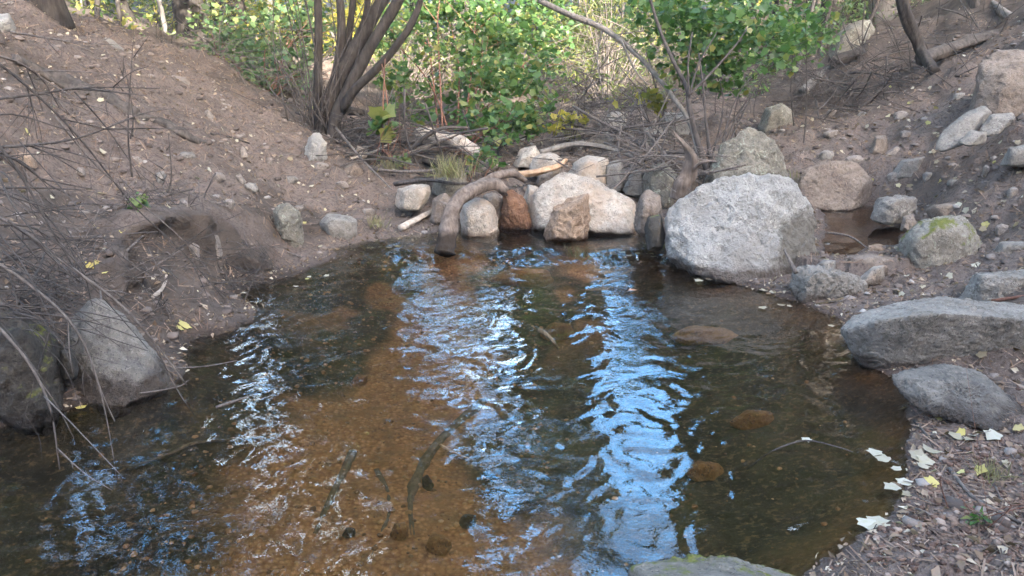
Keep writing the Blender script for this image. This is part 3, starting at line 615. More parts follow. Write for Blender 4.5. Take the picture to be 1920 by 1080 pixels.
# on the pool bed
for i, (lb, ol, m, t) in enumerate([
    ("long orange stone under water in the upper right of the pool", [(1245,628),(1290,608),(1365,614),(1405,632),(1350,645),(1270,642)], 'under', .12),
    ("orange stone under water near the middle of the pool", [(1008,625),(1035,603),(1072,606),(1080,628),(1040,638)], 'under', .1),
    ("brown stone under water right of the bright reflection", [(1280,880),(1310,862),(1358,868),(1362,888),(1310,900)], 'under', .1),
    ("small orange stone between the submerged branches", [(728,1000),(742,978),(766,984),(766,1008),(742,1014)], 'under', .06),
    ("round orange stone right of the submerged branches", [(792,1020),(812,998),(845,1005),(850,1026),(822,1042)], 'under', .07),
    ("dark round stone right of the submerged branch fork", [(858,978),(870,960),(894,966),(896,982),(874,990)], 'underdark', .06),
    ("black oval stone touching the submerged branch", [(788,895),(800,886),(814,905),(808,920),(794,912)], 'underdark', .05),
    ("tan stone on the sandy bed near the pool's middle", [(655,712),(668,700),(690,704),(688,716),(668,722)], 'under', .06),
    ("dark stone on the bed near the bottom left", [(640,1000),(652,985),(668,992),(664,1008)], 'underdark', .05),
    ("broad brown stone in the shallows below the dam", [(900,520),(960,500),(1040,505),(1060,525),(980,540)], 'under', .1),
    ("brown flat stone in the dark water on the right", [(1360,790),(1400,765),(1450,770),(1460,795),(1400,806)], 'under', .08)]):
    rock(lb, ol, MR[m], t=t, seed=80+i, p=9, bury=.01, lev=4, name="stone", cat="stone")

# ================================================================== bark and wood materials
MB = dict(dark=mat_bark("dark_bark", (.026,.022,.019), (.066,.055,.047)), grey=mat_bark("grey_bark", (.13,.115,.10), (.24,.215,.19)),
    drift=mat_bark("driftwood", (.10,.076,.060), (.22,.175,.145), wetz=.15), pale=mat_bark("bleached_wood", (.30,.25,.20), (.48,.41,.34)),
    broken=mat_bark("broken_wood", (.34,.20,.11), (.50,.36,.24)), wet=mat_bark("waterlogged_wood", (.075,.058,.036), (.155,.115,.07), bump=1.2),
    twig=mat_bark("dry_twig", (.085,.07,.06), (.19,.16,.14), 2), twigdark=mat_bark("dark_twig", (.045,.038,.034), (.10,.085,.075), 2), red=mat_bark("red_stem", (.13,.06,.04), (.22,.11,.075), 2),
    root=mat_bark("exposed_root", (.05,.042,.036), (.12,.10,.085)), aspen=mat_bark("pale_bark", (.24,.23,.21), (.42,.40,.36), .6, (.10,.09,.08)))
def stick(label, pts, r, mat, name="fallen_branch", cat="branch", group=None, lift=None, forks=(), seg=8, jag=0, seed=0, ends=(1.0, .5), wob=.22):
    """a branch lying on the ground; pts are pixels (or pixel + distance), forks further limbs"""
    def res(pl):
        o = []
        for q in pl:
            if len(q) == 2: a = G(*q); a = a + np.array([0, 0, (r*.5 if lift is None else lift)])
            else: a = P(*q)
            o.append(a)
        return o
    main = res(pts); base = np.min(np.array(main), 0); loc = np.array(main).mean(0); loc[2] = base[2]
    tb = TB(); big = r > .026
    tb.tube(main, np.linspace(r*ends[0], r*ends[1], len(main)), max(seg, 18) if big else seg, wob, seed, 9 if big else 4, jag=jag, groove=.16 if big else 0)
    for k, (fp, fr) in enumerate(forks): f = res(fp); tb.tube(f, np.linspace(fr, fr*.45, len(f)), 16 if fr > .03 else max(5, seg-2), .2, seed+k+1, 9 if fr > .03 else 4, groove=.16 if fr > .03 else 0)
    return tag(tb.build(name, MB[mat], None, loc), label, cat, group)
# forked driftwood over the dam
stick("thick curved forked driftwood log dipping its end into the pool", [(832,476,4.95),(836,458,4.99),(842,425,5.05),(850,395,5.12),(868,368,5.22),(900,350,5.32),(928,345,5.4),(944,356,5.42)], .052, 'drift', "driftwood_log", "log",
      forks=[([(880,362,5.25),(910,342,5.4),(938,328,5.5),(965,326,5.6),(984,338,5.65)], .042),([(852,400,5.1),(838,385,5.12),(826,378,5.15)], .014)], seg=14, ends=(1.2,.66), jag=.05, wob=.12)
stick("short pale cut branch lying at the water's edge left of the driftwood", [(752,436),(785,418),(818,400)], .028, 'pale', "cut_branch", lift=.03)
stick("dark horizontal log behind the dam under the leaning trunks", [(640,256,7.4),(740,262,7.2),(850,270,7.1)], .045, 'dark', "fallen_log", "log")
stick("split log with pale broken wood below the green maple", [(790,250,7.3),(850,265,7.0),(890,285,6.8),(930,312,6.5)], .075, 'pale', "fallen_log", "log", seg=10)
stick("dark rotten log just below the split pale log", [(800,300,6.8),(860,318,6.6),(930,332,6.4)], .05, 'dark', "fallen_log", "log")
stick("splintered reddish branch above the dam rocks", [(965,328,6.1),(1010,322,6.05),(1045,312,6.1),(1062,300,6.2)], .028, 'broken', "broken_branch")
stick("arched dark branch in front of the maple bush", [(755,300,6.8),(790,262,6.7),(830,240,6.7),(880,240,6.8)], .022, 'twigdark', forks=[([(700,322,6.8),(770,290,6.7),(860,252,6.8)], .016)])
stick("thin branch leaning from the trunks down to the flat pale rock", [(630,240,7),(680,300,6.5),(735,355,6.0)], .011, 'twig')
stick("grey branch slanting from the brush to the left of the dam", [(700,325,6.7),(760,290,6.7),(830,262,6.9),(900,250,7.1)], .014, 'twig')
stick("broken forked stump standing beside the pale boulder", [(1270,375,5.5),(1285,340,5.5),(1298,300,5.5),(1285,275,5.5),(1270,258,5.5)], .042, 'drift', "broken_stump", "stump", forks=[([(1290,330,5.5),(1310,308,5.45),(1330,302,5.4)], .02)], jag=.08, ends=(1.5,.18), wob=.45)
stick("dead pole leaning out from the right slope", [(1750,140),(1725,90,8.0),(1700,35,7.9),(1682,-40,7.8),(1670,-160,7.6)], .055, 'dark', "dead_pole", "dead tree", ends=(.9,.85))
stick("dark fallen trunk lying across the top of the right slope", [(1725,112,8.1),(1800,85,8.3),(1860,66,8.4),(1960,38,8.5)], .07, 'root', "fallen_log", "log")
stick("grey fallen trunk at the top right corner pointing uphill", [(1922,52,8.2),(1880,22,8.9),(1840,-10,9.6)], .06, 'grey', "fallen_log", "log")
stick("grey mossy dead limb standing at the top of the right slope", [(1845,60,9.2),(1830,25,9.3),(1815,-30,9.4)], .06, 'root', "dead_limb", "branch", ends=(1.3,.7))
stick("pale thin log resting below the perched lichened rock", [(1505,172,9),(1540,140,9.2),(1585,105,9.4)], .05, 'grey', "fallen_log", "log")
stick("dark fallen log tucked under the perched lichened rock", [(1560,118,9.1),(1610,98,9.2),(1660,78,9.4)], .07, 'dark', "fallen_log", "log")
stick("exposed root running down the upper left bank", [(20,108),(90,140),(160,168),(215,196),(255,215)], .07, 'root', "exposed_root", "root", lift=-.015, ends=(.8,.6), wob=.4)
stick("second exposed root lower down the left bank", [(180,172),(225,198),(262,216),(290,218)], .065, 'root', "exposed_root", "root", lift=-.015, ends=(1,.3), wob=.4)
stick("short exposed root in the middle of the left bank", [(296,230),(330,246),(362,262),(392,272)], .05, 'root', "exposed_root", "root", lift=.005, ends=(.9,.3), wob=.4)
for lb, pts, r, m in [("dark twig lying on the left bank below the roots", [(395,252),(430,258),(468,270)], .012, 'twigdark'),
    ("pale twig on the dirt above the lichened bank rock", [(372,372),(400,382),(440,392)], .007, 'twig'), ("thin stick at the waterline of the left shore", [(505,462),(540,474),(575,486)], .008, 'twig'),
    ("straight stick leaning down the left bank to the water", [(450,458),(470,495),(490,532)], .010, 'twig'),
    ("pale peeled stick curving out of the undercut left bank", [(286,560),(305,542),(312,520),(305,508)], .010, 'pale'),
    ("broken pale twig on the bank above the triangular rock", [(190,520),(230,480),(272,440)], .010, 'twig'),
    ("long thin root lying over the gravel at lower right", [(1780,880),(1820,930),(1870,960),(1930,990)], .007, 'twig'), ("forked twig beside the leaf below the right slab", [(1810,745),(1825,700),(1835,690),(1860,695)], .008, 'twig'),
    ("curved twig on the litter under the right slab", [(1835,690),(1840,715),(1858,742)], .006, 'twig'), ("wet dark twig beside the cracked grey rock", [(1530,572),(1570,564),(1600,552)], .008, 'wet'),
    ("thin twig across the litter right of the ledge", [(1700,830),(1760,815),(1850,822)], .006, 'twig'), ("short twig at the right shore below the ledge", [(1715,790),(1735,815),(1750,840)], .006, 'twigdark'),
    ("dark stick at the foot of the grey rock on the right edge", [(1860,566),(1900,560),(1960,552)], .010, 'red'), ("thin pale twig crossing the side pool", [(1550,436,5.05),(1590,442,5.0),(1620,460,4.9),(1648,484,4.7)], .007, 'twig'),
    ("peg-like pale stick leaning on the foot of the pale boulder", [(1492,512,4.15),(1482,490,4.2),(1470,468,4.25)], .014, 'twig'),
    ("dark branch on the left bank near the upper roots", [(1120,400),(1150,396),(1178,402)], .007, 'wet')][:15]:
    stick(lb, pts, r, m, "twig", "twig", seg=6)
# waterlogged branches on the pool bed
stick("long crooked waterlogged branch lying on the sandy bed", [(905,752),(850,800),(805,848),(778,900),(768,950),(775,1030)], .030, 'wet', "submerged_branch", "branch", lift=-.012, forks=[([(850,800),(820,790),(795,780)], .009),([(768,950),(740,975),(715,990)], .012)])
stick("straight waterlogged stick left of the crooked branch", [(662,848),(640,890),(612,950),(590,1000)], .022, 'wet', "submerged_branch", "branch", lift=-.008)
stick("bent waterlogged stick between the other submerged branches", [(706,880),(725,920),(728,965),(708,1010),(690,1060)], .014, 'wet', "submerged_branch", "branch", lift=-.008)
stick("thin dark twig under water on the left side of the sand", [(240,888),(320,860),(370,838),(470,830),(520,822)], .007, 'wet', "submerged_twig", "twig", lift=.02)
stick("rusty twig on the bed right of the crooked branch", [(826,842),(850,856),(878,868)], .006, 'broken', "submerged_twig", "twig", lift=.02)
def wpt(px, py, z): return W(px, py, z)
def floatstick(label, pts, r, m):
    q = [W(a, b, z) for a, b, z in pts]; tb = TB(); tb.tube(q, np.linspace(r, r*.5, len(q)), 6, .15)
    c = np.array(q).mean(0); tag(tb.build("twig", MB[m], None, c), label, "twig")
floatstick("pale twig breaking the water right of the triangular rock", [(405,764,.0),(440,752,.006),(485,738,-.01)], .007, 'twig')
floatstick("arched thin twig rising from the dark water on the right", [(1400,880,-.06),(1450,845,.0),(1510,826,.02),(1570,838,.01),(1600,848,.0)], .004, 'twigdark')
floatstick("ragged dark snag poking out of the middle of the pool", [(1010,618,.05),(1030,632,.02),(1048,655,-.03)], .012, 'wet')
floatstick("thin twig lying across the water by the left rock", [(150,735,.02),(250,738,.03),(330,726,.02),(355,712,.0)], .004, 'twig')
# ================================================================== trees with crowns above the frame
ML = dict(
    maple=mat_leaf("maple_leaf", [(0,(.045,.098,.032)),(.4,(.075,.15,.045)),(.75,(.11,.19,.06)),(.90,(.17,.215,.065)),(1,(.27,.24,.075))], .5),
    bluish=mat_leaf("soft_green_leaf", [(0,(.055,.11,.050)),(.5,(.11,.18,.075)),(.85,(.17,.22,.085)),(1,(.25,.27,.09))]),
    willow=mat_leaf("willow_leaf", [(0,(.09,.13,.055)),(.5,(.15,.19,.075)),(.85,(.24,.25,.09)),(1,(.34,.30,.10))], .5),
    yellow=mat_leaf("yellow_leaf", [(0,(.16,.17,.03)),(.5,(.30,.26,.04)),(1,(.42,.34,.07))], .5),
    far=mat_leaf("far_leaf", [(0,(.07,.12,.04)),(.45,(.15,.19,.06)),(.75,(.27,.25,.065)),(1,(.40,.32,.08))], .45),
    crown=mat_leaf("canopy_leaf", [(0,(.030,.060,.020)),(.6,(.060,.100,.030)),(1,(.12,.14,.04))], .3))
# sky openings cut into crowns and bushes to shape the reflections, as directions (azimuth from +Y, elevation) from the mirrored camera
def px_ang(px, py):
    d = ray(px, py); return math.degrees(math.atan2(d[0], d[1])), math.degrees(math.atan2(-d[2], math.hypot(d[0], d[1])))
GAPS = []
for x0, y0, x1, y1, hw in [(1170,555,1190,760,64),(1190,760,1195,1010,76),(1185,1010,1190,1120,76),(790,490,800,740,28),(935,520,925,750,30),(860,560,850,700,22),(505,600,520,760,20),(520,760,470,1090,24),(150,860,190,1010,34),(935,850,945,975,38),(1530,975,1535,1040,18),(1440,670,1480,720,14),(560,560,560,620,9),(300,900,330,1080,22),(640,930,640,1060,18),(470,660,480,700,22)]:
    a = px_ang(x0, y0); b = px_ang(x1, y1); k = px_ang(x0+hw, y0)[0]-a[0]; GAPS.append((a, b, k))
def in_gap(C):
    o = C - np.array([0, 2.6, 0]) * np.array([0, 0, 0]) - np.array([0, 0, -CAM_H])
    az = np.degrees(np.arctan2(o[:,0], o[:,1])); el = np.degrees(np.arctan2(o[:,2], np.hypot(o[:,0], o[:,1])))
    az = az + .9*fbm(C[:,0]*.9, C[:,1]*.9, C[:,2]*.9, 2, 61)
    r = np.zeros(len(C), bool)
    for (a0, e0), (a1, e1), k in GAPS:
        t = np.clip((el-e0)/(e1-e0+1e-9), 0, 1); r |= (np.abs(az - a0 - t*(a1-a0)) < k*1.05) & (el > e0-1) & (el < e1+1)
    return r
def tree(label, base, h, r0, mat, crown, n, leaf='crown', size=.2, seed=0, lean=(0,0), group=None, cat="tree", name="tall_tree", limbs=5):
    rs = np.random.RandomState(seed); base = np.array(base, float)
    t = thing(name, label, cat, base, group); tb = TB()
    pts = [base + np.array([lean[0]*s*s*h + .05*rs.normal(), lean[1]*s*s*h + .05*rs.normal(), s*h]) for s in (-.02, .05, .15, .3, .5, .75, 1.)]
    tb.tube(pts, np.array([1.35, 1.1, 1, .9, .75, .5, .2])*r0, 10, .12, seed)
    for k in range(limbs):
        b = crown[k % len(crown)]; c = np.array(b[:3]); s = .35 + .4*rs.rand(); i = s*6; a = np.array(pts)[int(i)]*(1-i % 1) + np.array(pts)[min(6, int(i)+1)]*(i % 1)
        e = c + rs.normal(0, .4*b[4], 3)
        if in_gap(np.array([e]))[0]: continue
        tb.tube([a, a*.55+e*.45+np.array([0, 0, .25]), e], [r0*.4, r0*.25, r0*.08], 6, .1, seed+k)
    tb.build("trunk", MB[mat], t)
    C = blob_pts(crown, n, rs, .5); C = C[~in_gap(C)]
    C = C[C[:,2] > C[:,1]*math.tan(R(1.5)) + CAM_H + .35]
    V, F = leaves_np(C, size*(.7+.6*rs.rand(len(C))), BIG, rs, .9)
    mesh_np("crown", V - base, F, ML[leaf], t)
    return t
def gxy(x, y): return np.array([x, y, float(height(np.array([x]), np.array([y]))[0])])
wb = world_blob
def gpx(px, Y): a = ray(px, 100); return gxy(a[0]*Y, Y)
tree("thick dark trunk at the top of the left bank behind the green bush", gpx(370, 11), 11, .17, 'dark', [wb(-4.6,11,6,2.4),wb(-3.2,10.5,4.6,1.6),wb(-5.5,12,8.5,2.5),wb(-2.2,10.8,7.6,2)], 5200, seed=1)
tree("dark trunk just right of and behind the thickest trunk", gpx(456, 13), 12, .16, 'dark', [wb(-4,13.5,6.5,2.2),wb(-2.5,14,5.0,1.9),wb(-3.4,13,9.5,2.6)], 4200, seed=2)
tree("dark leaning tree at the top left corner of the bank", gpx(84, 7.0), 13, .15, 'dark', [wb(-4.6,6.5,7.5,2.2),wb(-3.6,5,9.6,2.2),wb(-6,8,5.6,2.0),wb(-2.4,3,12,2.6),wb(-5.8,4,7.4,2.),wb(-1.6,1,12.6,2.6),wb(-4,.4,11,2.6),wb(-5.6,2,8,2.2),wb(-2,-2.5,12,2.6)], 15000, seed=3, lean=(.06,-.08))  # crown parts above the pool are added to cut the skylight
tree("slim dark trunk behind the right-hand maple leaves", gpx(1465, 10.5), 10, .10, 'dark', [wb(3.4,10.5,5.2,1.9),wb(4.6,10.8,6.4,1.8),wb(3.2,11,8.2,2.2)], 4200, seed=4)
tree("slim grey trunk left of the perched lichened rock", gpx(1532, 11.5), 11, .12, 'dark', [wb(5,11.5,6,2.1),wb(6.4,11,6.8,2.),wb(4.6,11.6,9,2.5),wb(7.6,12,7,2.4)], 6200, seed=5)
tree("grey rough trunk above the perched lichened rock", gpx(1645, 11.5), 14, .17, 'grey', [wb(7.4,10.6,8,2.2),wb(6.4,8,11.4,2.6),wb(3.2,4,13,2.8),wb(4.4,1.2,12.6,2.8),wb(.8,0,13,2.8),wb(1,-3.4,12.6,2.6)], 14000, seed=6, lean=(-.03,-.1))  # crown stretched over pool and camera, added to dim light from above and behind
tree("far trunk seen through the middle of the maple leaves", gxy(-.9, 17), 13, .15, 'grey', [wb(-1.2,17,6.5,2.4),wb(.3,17.5,5.4,2.4),wb(-1,17,10.5,2.8),wb(-.4,16,3.8,2.),wb(-.8,14.5,10.6,2.6),wb(.4,14.8,11.8,2.2)], 9500, seed=7)
tree("far trunk behind the arching pale branch", gxy(2.0, 18.5), 13, .15, 'grey', [wb(2.0,18.5,6.2,2.4),wb(3.6,18,7.5,2.6),wb(2.6,18,11,2.8),wb(3.2,16,4,2.),wb(5,17,5,2.2)], 7500, seed=8)
tree("far trunk at the left among the yellow leaves", gxy(-8.4, 16), 12, .14, 'grey', [wb(-8,15.5,4.4,2.2),wb(-8,15.5,6,2.6),wb(-6.6,15,8.6,2.6),wb(-9.6,14,8,2.8)], 4200, seed=9)
tree("slender trunk at the left edge of the yellow thicket", gpx(245, 10.5), 9, .06, 'dark', [wb(-6.2,10,5.2,2.),wb(-6.8,9,7.2,2.2)], 2600, seed=10)
tree("slim grey trunk right of the two dark trunks", gpx(518, 15), 12, .07, 'grey', [wb(-3.6,15.5,8,2.2),wb(-4.6,15.6,6,2)], 2200, seed=11)
for i, (x, y, r) in enumerate([(-12,24,.16),(-9.5,27,.18),(-7,22,.12),(-4.8,26,.15),(-2.6,23,.12),(.6,27,.16),(3.4,24,.13),(5.6,22,.14),(6.6,17,.11),(8.4,19,.14),(-14.5,19,.15),(1.6,33,.2),(-6,34,.2),(4.8,30,.16)]):
    tree("tall trunk standing far back in the woods", gxy(x, y), 12, r, 'dark', [wb(x,y,6.5,2.6),wb(x+.6,y,9.5,2.8),wb(x-.5,y-.5,4.2,2.3),wb(x+.3,y,13,2.8)], 3800, 'crown', .3, 20+i, group="far trunks in the woods", limbs=2)
for lb, px, Y, r, cr, sd_ in [("dark trunk at the top of the right slope left of the dead pole", 1600, 13, .11, [wb(6.2,13.5,6.6,2.2),wb(7,13,9,2.2)], 41),
    ("dark trunk high on the right slope behind the dead pole", 1735, 12, .13, [wb(7.2,12.5,7,2.2),wb(8.4,12,9,2.4)], 42), ("dark trunk near the top right corner", 1870, 12.5, .14, [wb(8.6,13,7.5,2.2),wb(9.6,12,9.6,2.4)], 43),
    ("slender dark trunk right of the slim dark trunk", 1500, 12.5, .07, [wb(4.8,13,6,1.8),wb(5,13,8.4,2)], 44)]:
    tree(lb, gpx(px, Y), 11, r, 'dark', cr, 2600, seed=sd_, limbs=3)
# the clump of leaning trunks on the left bank
def clump(label, base, stems, mat, name="leaning_tree", cat="tree"):
    t = thing(name, label, cat, base)
    for k, (pl, r0, r1) in enumerate(stems):
        tb = TB(); q = [P(*a) for a in pl]; tb.tube(q, np.linspace(r0, r1, len(q)), 9, .14, k+3); tb.build("trunk", MB[mat], t)
    return t
t = clump("dark clump of leaning trunks rising from the left bank", P(622, 245, 7.3), [
    ([(622,262,7.3),(632,215,7.3),(652,170,7.3),(690,95,7.3),(735,20,7.3),(775,-70,7.3),(800,-300,7.6)], .058, .042),
    ([(600,250,7.4),(615,200,7.4),(638,140,7.45),(672,80,7.5),(705,20,7.5),(740,-60,7.6),(760,-300,7.8)], .078, .05),
    ([(640,205,7.3),(668,165,7.2),(705,130,7.15),(748,80,7.1),(778,30,7.1),(792,-20,7.1),(800,-120,7.0)], .045, .02),
    ([(596,245,7.5),(595,170,7.5),(597,80,7.5),(595,-30,7.5),(590,-200,7.6)], .042, .03),
    ([(618,190,7.4),(636,110,7.5),(640,40,7.5),(632,-60,7.6)], .05, .035),
    ([(630,150,7.5),(650,90,7.6),(660,20,7.6),(668,-60,7.7)], .04, .025),
    ([(672,80,7.5),(682,40,7.45),(690,0,7.4),(690,-60,7.4)], .03, .02)], 'dark')
rs = np.random.RandomState(77)
C = blob_pts([wb(-1.8,7.6,3.6,1.1),wb(-1.0,7.4,4.6,1.2),wb(-2.4,7.6,5,1.3),wb(-.6,7.0,3.2,.7)], 2600, rs); C = C[~in_gap(C)]
V, F = leaves_np(C, .12*(.7+.6*rs.rand(len(C))), BIG, rs, .8); mesh_np("crown", V-np.array(t.location), F, ML['crown'], t)
tb = TB()
for k in range(26):
    a = P(610+rs.normal(0, 22), 250+rs.normal(0, 8), 7.3); b = a + np.array([rs.normal(0, .35), rs.normal(0, .2), .5+rs.rand()*1.2]); tb.tube([a, (a+b)/2+rs.normal(0, .05, 3), b], [.007, .003], 5, 0)
tb.build("shoots", MB['twigdark'], t)

# ================================================================== leafy bushes
def bush(label, base, blobs, n, leaf, size, tmpl=MAPLE, mat='red', seed=0, stems=(), name="bush", cat="bush", tilt=.75, nst=14, group=None, srad=.012):
    rs = np.random.RandomState(seed); base = np.array(base)
    t = thing(name, label, cat, base, group); tb = TB()
    for pl, r0, r1 in stems: q = [P(*a) for a in pl]; tb.tube(q, np.linspace(r0, r1, len(q)), 7, .12, seed)
    C = blob_pts(blobs, n, rs); C = C[~(in_gap(C) & (C[:,2] > CAM_H + .03*C[:,1]))]
    for k in range(nst):
        e = C[rs.randint(len(C))]; m = base*.5+e*.5 + np.array([rs.normal(0, .08), rs.normal(0, .08), .1]); b0 = base + np.array([rs.normal(0, .06), rs.normal(0, .06), -.05])
        tb.tube([b0, m, e], [srad, srad*.7, srad*.3], 5, .05, k)
        for q in range(3):
            f = e + rs.normal(0, .22, 3); tb.tube([m*.4+e*.6, f], [srad*.4, srad*.2], 4, 0)
    tb.build("stems", MB[mat], t)
    V, F = leaves_np(C, size*(.38+1.0*rs.rand(len(C))**1.5), tmpl, rs, tilt, curl=.5+1.5*rs.rand(len(C)))
    mesh_np("foliage", V-base, F, ML[leaf], t, smooth=False)
    return t
bush("dense bright green maple bush in the middle above the dam", P(850,300,7.3), [(800,40,9.2,.55),(870,40,9.0,.55),(950,70,8.8,.55),(1010,40,9.2,.5),(770,140,8.8,.38),(860,140,8.4,.5),(930,170,7.9,.45),(1000,160,8.1,.4),(900,225,7.4,.3),(965,240,7.1,.3),(945,285,6.7,.2),(1000,225,7.2,.22),(800,215,7.9,.22),(720,60,9.4,.3)], 8200, 'maple', .062, seed=1, name="maple_bush")
bush("soft green bush in front of the dark trunks on the left", P(500,200,8.6), [(390,110,9.3,.4),(450,85,9.5,.5),(500,140,9,.45),(550,100,9,.45),(580,165,8.6,.3),(480,180,8.6,.3),(530,50,10,.5),(420,160,9.2,.28),(400,60,9.8,.4),(560,30,9.6,.45),(355,130,9.4,.25)], 4200, 'bluish', .06, seed=2, name="leafy_bush")
bush("green maple sapling with thin dark stems behind the pale boulder", P(1330,335,6.0), [(1260,50,6.8,.36),(1330,35,6.6,.42),(1400,75,6.6,.4),(1440,35,7.0,.42),(1340,110,6.4,.3),(1290,145,6.6,.22),(1385,145,6.6,.24),(1475,95,7.2,.3),(1510,45,7.6,.35),(1240,10,7.2,.35)], 4000, 'maple', .056, seed=3, name="maple_sapling", cat="sapling", mat='twigdark', nst=6, srad=.008, stems=[
     ([(1335,345,6.0),(1312,280,6.0),(1292,200,6.05),(1288,165,6.1),(1260,110,6.2),(1235,50,6.3),(1210,-30,6.4)], .024, .010),([(1330,300,6.0),(1325,240,6.0),(1318,160,6.1),(1310,100,6.2)], .012, .006),
     ([(1290,180,6.05),(1330,140,6.1),(1375,90,6.2),(1400,55,6.3)], .012, .005),([(1292,180,6.05),(1290,120,6.1),(1298,60,6.2)], .010, .005),([(1290,190,6.05),(1310,120,6.1),(1345,60,6.2)], .008, .004)])
bush("pale yellow-green willow thicket far behind the arching branch", P(1140,200,10.5), [(1110,50,12,.8),(1180,110,11.5,.7),(1080,120,11,.55),(1230,170,10.5,.4),(1140,190,10.5,.45),(1060,30,12,.6),(1230,60,12.5,.7),(1170,10,13,.8)], 7500, 'willow', .12, NARROW, 'twig', 4, name="willow_thicket", tilt=1.2, nst=60, srad=.010)
bush("yellowing seedling in front of the pale hidden rock", P(1240,250,6.9), [(1212,188,6.9,.13),(1235,200,6.9,.10),(1172,205,6.8,.12),(1190,215,6.8,.08)], 170, 'yellow', .06, MAPLE, 'twigdark', 5, name="seedling", cat="seedling", nst=5, srad=.005)
bush("small yellow-green seedling at the right of the maple bush", P(1090,255,7.2), [(1060,228,7.1,.12),(1090,225,7.1,.10),(1040,240,7,.09)], 110, 'yellow', .055, MAPLE, 'twigdark', 6, name="seedling", cat="seedling", nst=4, srad=.004)
bush("mixed undergrowth bush at the far end of the right slope", P(1480,190,10.5), [(1430,150,10.3,.4),(1490,130,10.5,.4),(1550,90,10.8,.4),(1400,180,10,.3),(1560,30,11,.5),(1520,170,10.2,.2)], 2600, 'bluish', .07, OVAL, 'twigdark', 7, name="leafy_bush", nst=20, srad=.008)
bush("upright red-stemmed sapling with large leaves left of the dam", P(722,300,6.8), [(722,210,6.8,.10),(708,240,6.8,.08),(735,245,6.8,.09),(715,120,6.9,.1)], 46, 'maple', .12, MAPLE, 'red', 8, name="maple_sapling", cat="sapling", nst=2, srad=.005, stems=[([(718,285,6.8),(718,200,6.8),(722,110,6.9)], .008, .004),([(728,285,6.8),(728,210,6.8),(716,120,6.9)], .008, .004)])
bush("low green sprout at the foot of the maple bush", P(900,330,6.3), [(892,308,6.3,.08),(930,300,6.35,.1),(905,290,6.4,.08)], 120, 'maple', .055, MAPLE, 'red', 9, name="seedling", cat="seedling", nst=4, srad=.004)
bush("small green plant under the branches left of the dam", P(755,312,6.6), [(752,302,6.6,.07),(700,290,6.8,.06)], 60, 'bluish', .05, MAPLE, 'red', 10, name="seedling", cat="seedling", nst=4, srad=.004)
bush("green shrub in the middle distance behind the maple bush", P(760,190,11), [(700,90,11,.6),(770,60,11.5,.7),(830,110,11.5,.6),(740,150,10.8,.4),(950,150,11.5,.6),(1010,110,12,.6),(900,60,12,.7)], 4200, 'willow', .085, OVAL, 'twig', 11, name="leafy_bush", nst=26)
bush("yellow sunlit thicket behind the top of the left bank", P(250,70,14), [(120,10,9.5,.4),(180,30,10,.45),(250,60,10,.4),(300,85,10,.35),(360,40,11,.5),(200,0,11,.5),(290,20,11,.55),(420,40,12,.5),(160,20,14,.6),(220,40,15,.7),(290,50,14,.6),(340,20,15,.8),(250,90,12,.35),(300,100,11.5,.3),(420,20,16,.9),(330,60,17,.8),(180,-30,16,.9)], 7500, 'far', .085, OVAL, 'twig', 12, name="yellow_thicket", nst=40)
bush("yellow-green thicket far behind the leaning trunks", P(560,120,17), [(480,20,17,.9),(560,10,18,1.0),(650,40,18,1.0),(540,80,17,.7),(640,110,16,.6),(600,60,19,1),(520,40,13,.6),(600,90,13,.5),(660,60,13.5,.6),(700,20,14,.7)], 7000, 'yellow', .10, OVAL, 'twig', 13, name="yellow_thicket", nst=30)
bush("sparse grey-green shrub on the crest of the left bank", P(330,140,8.3), [(300,120,8.3,.22),(250,95,8.2,.2),(345,150,8.2,.15)], 420, 'bluish', .045, OVAL, 'twigdark', 14, name="sparse_shrub", cat="shrub", nst=22, srad=.005)
bush("tiny green sprig on the gravel at the lower right", G(1830,985), [tuple(list(G(1830,985)+np.array([0,0,.03]))+[0,.035])], 26, 'maple', .03, OVAL, 'red', 15, name="seedling", cat="seedling", nst=3, srad=.002)
bush("sprig of green leaves on the left bank behind the twigs", G(262,400), [tuple(list(G(262,400)+np.array([0,0,.05]))+[0,.06])], 34, 'maple', .045, MAPLE, 'twigdark', 16, name="seedling", cat="seedling", nst=3, srad=.003)
bush("dull green shrub on the upper right slope behind the perched rock", gpx(1600, 11.5), [(1570,30,11.5,.4),(1630,10,11.5,.4),(1520,20,11.8,.45),(1690,20,11.6,.35)], 1500, 'bluish', .06, OVAL, 'twigdark', 31, name="leafy_bush", nst=22, srad=.008)
bush("sparse shrub at the top right behind the fallen trunk", gpx(1800, 10.8), [(1770,10,10.8,.35),(1840,0,10.8,.35),(1720,20,11,.3),(1900,-20,11,.4)], 1100, 'bluish', .055, OVAL, 'twigdark', 32, name="leafy_bush", nst=24, srad=.008)
